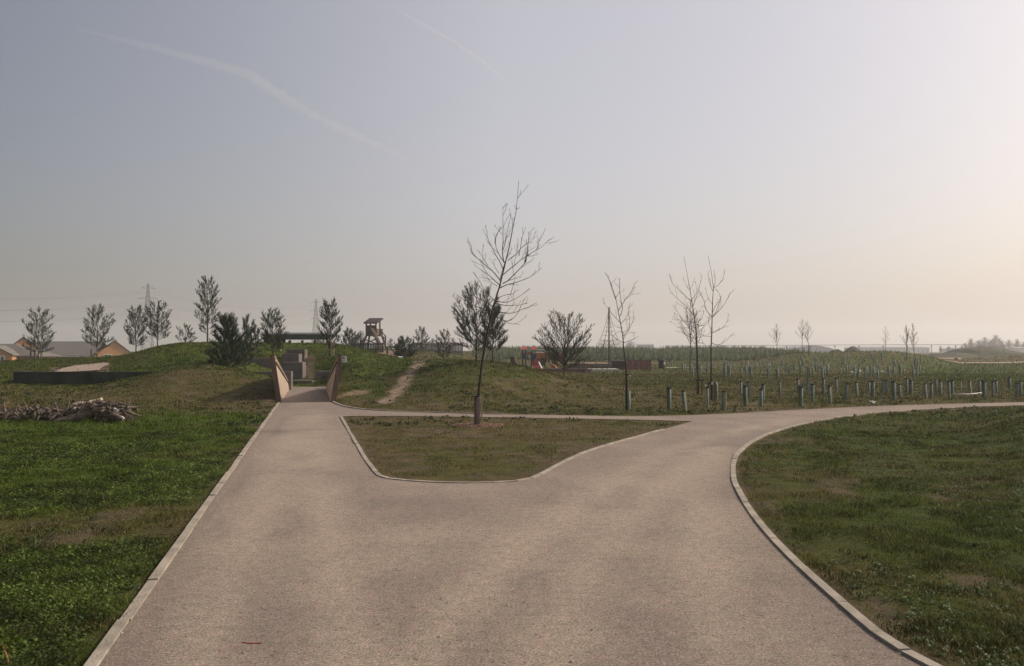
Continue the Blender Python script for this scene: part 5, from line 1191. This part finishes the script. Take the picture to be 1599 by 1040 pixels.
# ------------------------------------------------------------------ far trees and buildings
def far_tree_proto(seed):
    random.seed(seed); r = thing('far_tree', 'x', 'tree', (0,0,0), 0, 'hazy trees on the far skyline'); tp, rd = wander((0,0,-.3), (0,0,1), 7.5, 8, .22, .03, .05, .07); MB().tube(tp, rd, 6).build('trunk', M['bark'], r)
    cr = MB()
    for k in range(46):
        t = .22 + .76 * (k + random.random()) / 46; p, d = lerp_poly(tp, t); l = 3.2 * (1.25 - t) * random.uniform(.6, 1.1); bp, br = wander(p, side_dir(d, R(random.uniform(30, 62)), k*2.4), l, 5, .06, .02, .10, .12); cr.tube(bp, br, 3, False)
        twigs(cr, bp, l*.55, .03, 1, 7, .05, rmin=.016)
    cr.build('crown', M['twig'], r); return r
fp = [far_tree_proto(s) for s in (1, 2, 3)]
random.seed(99)
fl = [(1508,540,520,'small hazy tree at the left end of the right hand tree line'),(1520,528,520,'hazy tree rising left of the tallest in the right hand line'),(1531,530,540,'hazy tree left of centre in the right hand line'),(1539,526,520,'broad hazy tree beside the tallest of the right hand line'),
 (1550,522.5,520,'tallest hazy tree of the right hand line'),(1562,527,560,'hazy tree just right of the tallest'),(1574,530,520,'middle sized hazy tree toward the right edge'),(1585,529,540,'hazy tree one in from the right edge of the photo'),(1597,531,520,'hazy tree at the very right edge of the photo'),(1612,528,520,'hazy tree beyond the right edge'),
 (1469,540,430,'left small round hazy tree behind the heap'),(1480,540,430,'right small round hazy tree behind the heap'),
 (560,516,190,'grey leafless tree left of the lookout tower'),(552,519,180,'second grey leafless tree left of the lookout tower'),(609,527,200,'low leafless tree just right of the lookout tower'),(676,528,210,'grey leafless tree behind the board fence'),(710,527,210,'grey leafless tree at the right end of the board fence'),(493,517,170,'faint leafless tree behind the shelter roof'),
 (985,536,600,'hazy tree beside the far domed building'),(180,530,300,'faint tree top behind the long tiled house'),(237,545,130,'dark bare tree at the foot of the hill by the slim pines')]
for i, (x, top, Y, lab) in enumerate(fl):
    p = Vector((proj(x, 548, Y).x, Y, T1(proj(x, 548, Y).x, Y))); h = proj(x, top, Y).z - p.z; s = h / 7.6; rz = random.uniform(0, 6)
    wsc = s * (1.7 if x > 1500 else 1.4)
    if i < 3: o = fp[i]; o.location = p; o.rotation_euler = (0,0,rz); o.scale = (wsc, wsc, s); o['label'] = lab
    else: copy_tree(fp[i % 3], p, rz, (wsc, wsc, s), lab)
for x, top, Y in ((1510,535,500),(1518,533,505),(1526,531,510),(1535,531,505),(1544,530,510),(1555,529,500),(1567,532,505),(1578,534,500),(1590,533,510),(1603,533,505),(1500,539,505),(1547,528,530)):
    p = Vector((proj(x, 548, Y).x, Y, T1(proj(x, 548, Y).x, Y))); h = proj(x, top, Y).z - p.z; s_ = h / 7.6
    o = copy_tree(fp[int(x) % 3], p, random.uniform(0, 6), (s_ * 2.0, s_ * 2.0, s_), 'low hazy tree filling the foot of the right hand skyline tree line'); o['group'] = 'low hazy trees filling the right hand tree line'
def far_building(px0, px1, yt, Y, label, m='white_wall', dep=20, curve=0, name='far_building', cat='building', bands=3):
    a = proj(px0, yt, Y); b = proj(px1, yt, Y); w = b.x - a.x; zt = a.z; r = thing(name, label, cat, (a.x, Y, -1)); n = 14; H = zt + 1; mb = MB(); ev = H * (1 - curve); pts = [(w*i/n, ev + (H-ev)*math.sin(math.pi*i/n)) for i in range(n+1)]
    wl_ = MB().box((w/2, dep/2, ev/2), (w, dep, ev)).build('wall', M[m], r)
    if curve:
        mb.add([(x,-.3,z) for x,z in pts] + [(x,dep+.3,z) for x,z in pts], [(i,i+1,n+1+i+1,n+1+i) for i in range(n)] + [tuple(range(n+1))[::-1], tuple(range(n+1, 2*n+2))]); mb.build('roof', M[m], r)
    else:
        mb.hexa([(0,-.4,H-.3),(w,-.4,H-.3),(w,dep/2,H+.3),(0,dep/2,H+.3),(0,-.4,H),(w,-.4,H),(w,dep/2,H+.7),(0,dep/2,H+.7)]); mb.build('roof', M['grey_wall'], r)
    d_ = MB()
    for k in range(bands): d_.box((w*(k+.5)/bands, -.1, ev*.4), (w/bands*.35, .15, ev*.5))
    d_.build('doors', M['grey_wall'], r)
far_building(993, 1021, 538, 650, 'pale hazy flat building right of the far dome', 'grey_wall')
far_building(1042, 1110, 544.3, 560, 'long low white greenhouse row behind the tall tree pair', bands=12)
far_building(1112, 1196, 543, 620, 'second low white greenhouse row left of the hazy hangar', bands=12)
far_building(1228, 1312, 539.3, 520, 'hazy blue grey hangar with a curved roof behind the brow pair', 'grey_wall', 40, .6, bands=5)
far_building(1335, 1452, 542.6, 600, 'long white low building behind the right part of the fence', bands=16)
far_building(1490, 1520, 543.8, 560, 'short white low building left of the hazy tree line', bands=4)
far_building(1572, 1640, 543.4, 500, 'white low building under the hazy tree line at the right edge', bands=6)
far_building(760, 870, 544.6, 700, 'long low pale roof line beyond the play castle', 'grey_wall', bands=10)
# dome
Y = 640; c = proj(986, 545, Y); R_ = 9/FPX*Y; r = thing('geodesic_dome', 'hazy domed building behind the rope pyramid', 'building', (c.x, Y, 0)); H_ = proj(986, 532.5, Y).z
MB().lathe([(R_, -1), (R_, H_*.35)] + [(R_*math.cos(t*math.pi/16), H_*.35 + H_*.65*math.sin(t*math.pi/16)) for t in range(1, 9)], 12).build('shell', M['grey_wall'], r)
rb = MB()
for k in range(12):
    a = 2*math.pi*k/12; rb.tube([((R_+.1)*math.cos(t*math.pi/16)*math.cos(a), (R_+.1)*math.cos(t*math.pi/16)*math.sin(a), H_*.35+(H_*.65+.1)*math.sin(t*math.pi/16)) for t in range(9)], .18, 4)
rb.build('ribs', M['white_wall'], r)

# ------------------------------------------------------------------ small litter in the field
def scrap(x, y, w, h, rz, label, m='white'):
    p = hit(x, y); mb = MB(); mb.box((0,0,h/2), (w, .10, h), rz, .25, .05); mb.box((w*.2,.02,h*.4), (w*.5,.13,h*.7), rz+.3, -.2, .1); o = mb.build('litter_scrap', M[m]); o.location = p; return tag(o, label, 'litter')
scrap(1362, 628.5, .22, .04, .5, 'upper of two white strips lying by the path under the tubes'); scrap(1366, 630.8, .18, .03, .5, 'lower of two white strips lying by the path under the tubes')
scrap(1333, 582.5, .34, .09, 0, 'left small white board lying in the crowded tube rows'); scrap(1341, 580.5, .42, .14, .3, 'larger white board lying in the crowded tube rows'); scrap(1369.5, 583, .26, .13, 0, 'white lump right of the boards in the tube rows')
scrap(1376, 580, .5, .03, -.6, 'thin white slat leaning among the tube rows'); scrap(1385, 583, .2, .1, .4, 'small white scrap at the right of the tube rows'); scrap(1408, 579, .5, .09, 0, 'flat white sheet right of the tube rows'); scrap(1079, 579.5, .16, .14, .3, 'white scrap in the grass left of the tall pair')
scrap(702, 557.5, .30, .10, .2, 'white scrap lying on the central mound by its left pine'); scrap(625, 560.5, .25, .13, .1, 'white scrap below the bushy pine')
p0 = [hit(x, y) + Vector((0,0,.03)) for x, y in ((1489,615.5),(1494,617),(1505,617),(1515,616.8),(1525,615.5),(1533,614.5))]
o = MB().tube([p - p0[0] for p in p0], .018, 6).build('white_hose', M['white']); o.location = p0[0]; tag(o, 'thin white hose curved on the grass among the right tubes', 'hose')
p0 = [hit(x, y) + Vector((0,0,.015)) for x, y in ((378,1007),(386,1008.5),(396,1009),(408,1009.5))]
o = MB().tube([p - p0[0] for p in p0], .0028, 6).build('red_straw', M['red']); o.location = p0[0]; tag(o, 'thin red plastic straw lying on the gravel at the bottom left', 'straw')
p0 = [hit(x, y) + Vector((0,0,.02)) for x, y in ((-6,1000),(2,1012),(9,1028),(14,1045))]
o = MB().tube([p - p0[0] for p in p0], .006, 6).build('orange_cord', M['orange']); o.location = p0[0]; tag(o, 'orange cord curving through the grass in the bottom left corner', 'cord')

# ------------------------------------------------------------------ vapour trails high above
def volmat(name, c, dens, aniso=0):
    m = bpy.data.materials.new(name); m.use_nodes = True; n = m.node_tree; n.nodes.clear(); o = n.nodes.new('ShaderNodeOutputMaterial'); v = n.nodes.new('ShaderNodeVolumePrincipled')
    v.inputs['Color'].default_value = (*c, 1); v.inputs['Density'].default_value = dens; v.inputs['Anisotropy'].default_value = aniso; n.links.new(v.outputs[0], o.inputs['Volume']); return m
def contrail(pts, label, dens, Y=6000):
    q = []; wd = []
    for i in range(len(pts) - 1):
        for t in np.linspace(0, 1, 14, endpoint=False):
            a, b = pts[i], pts[i+1]; q.append(proj(a[0]+(b[0]-a[0])*t, a[1]+(b[1]-a[1])*t, Y)); wd.append((a[2]+(b[2]-a[2])*t)/FPX*Y/2)
    q.append(proj(pts[-1][0], pts[-1][1], Y)); wd.append(pts[-1][2]/FPX*Y/2)
    q = [p + Vector((random.uniform(-1,1), random.uniform(-1,1), random.uniform(-1,1))) * w * .12 for p, w in zip(q, wd)]; wd = [w * random.uniform(.8, 1.2) for w in wd]
    o = MB().tube([p - q[0] for p in q], wd, 12).build('contrail', volmat('contrail_vapour', (1,.97,.93), dens), None, True); o.location = q[0]; tag(o, label, 'contrail')
contrail([(120,45,4),(230,72,12),(330,98,14),(390,117,20),(440,150,18),(490,180,16),(560,213,14),(640,250,4)], 'wide soft vapour trail slanting down the left sky', .0014)
contrail([(620,15,2),(660,38,4),(710,66,4),(745,90,3.5),(780,118,3),(808,140,1.5)], 'short thin vapour trail near the top centre of the sky', .016)

# ------------------------------------------------------------------ haze
hz = MB().box((0, 0, 27), (3950, 3950, 64)).build('haze', volmat('haze_air', (.985,.975,.97), .00072, .35)); tag(hz, kind='stuff')
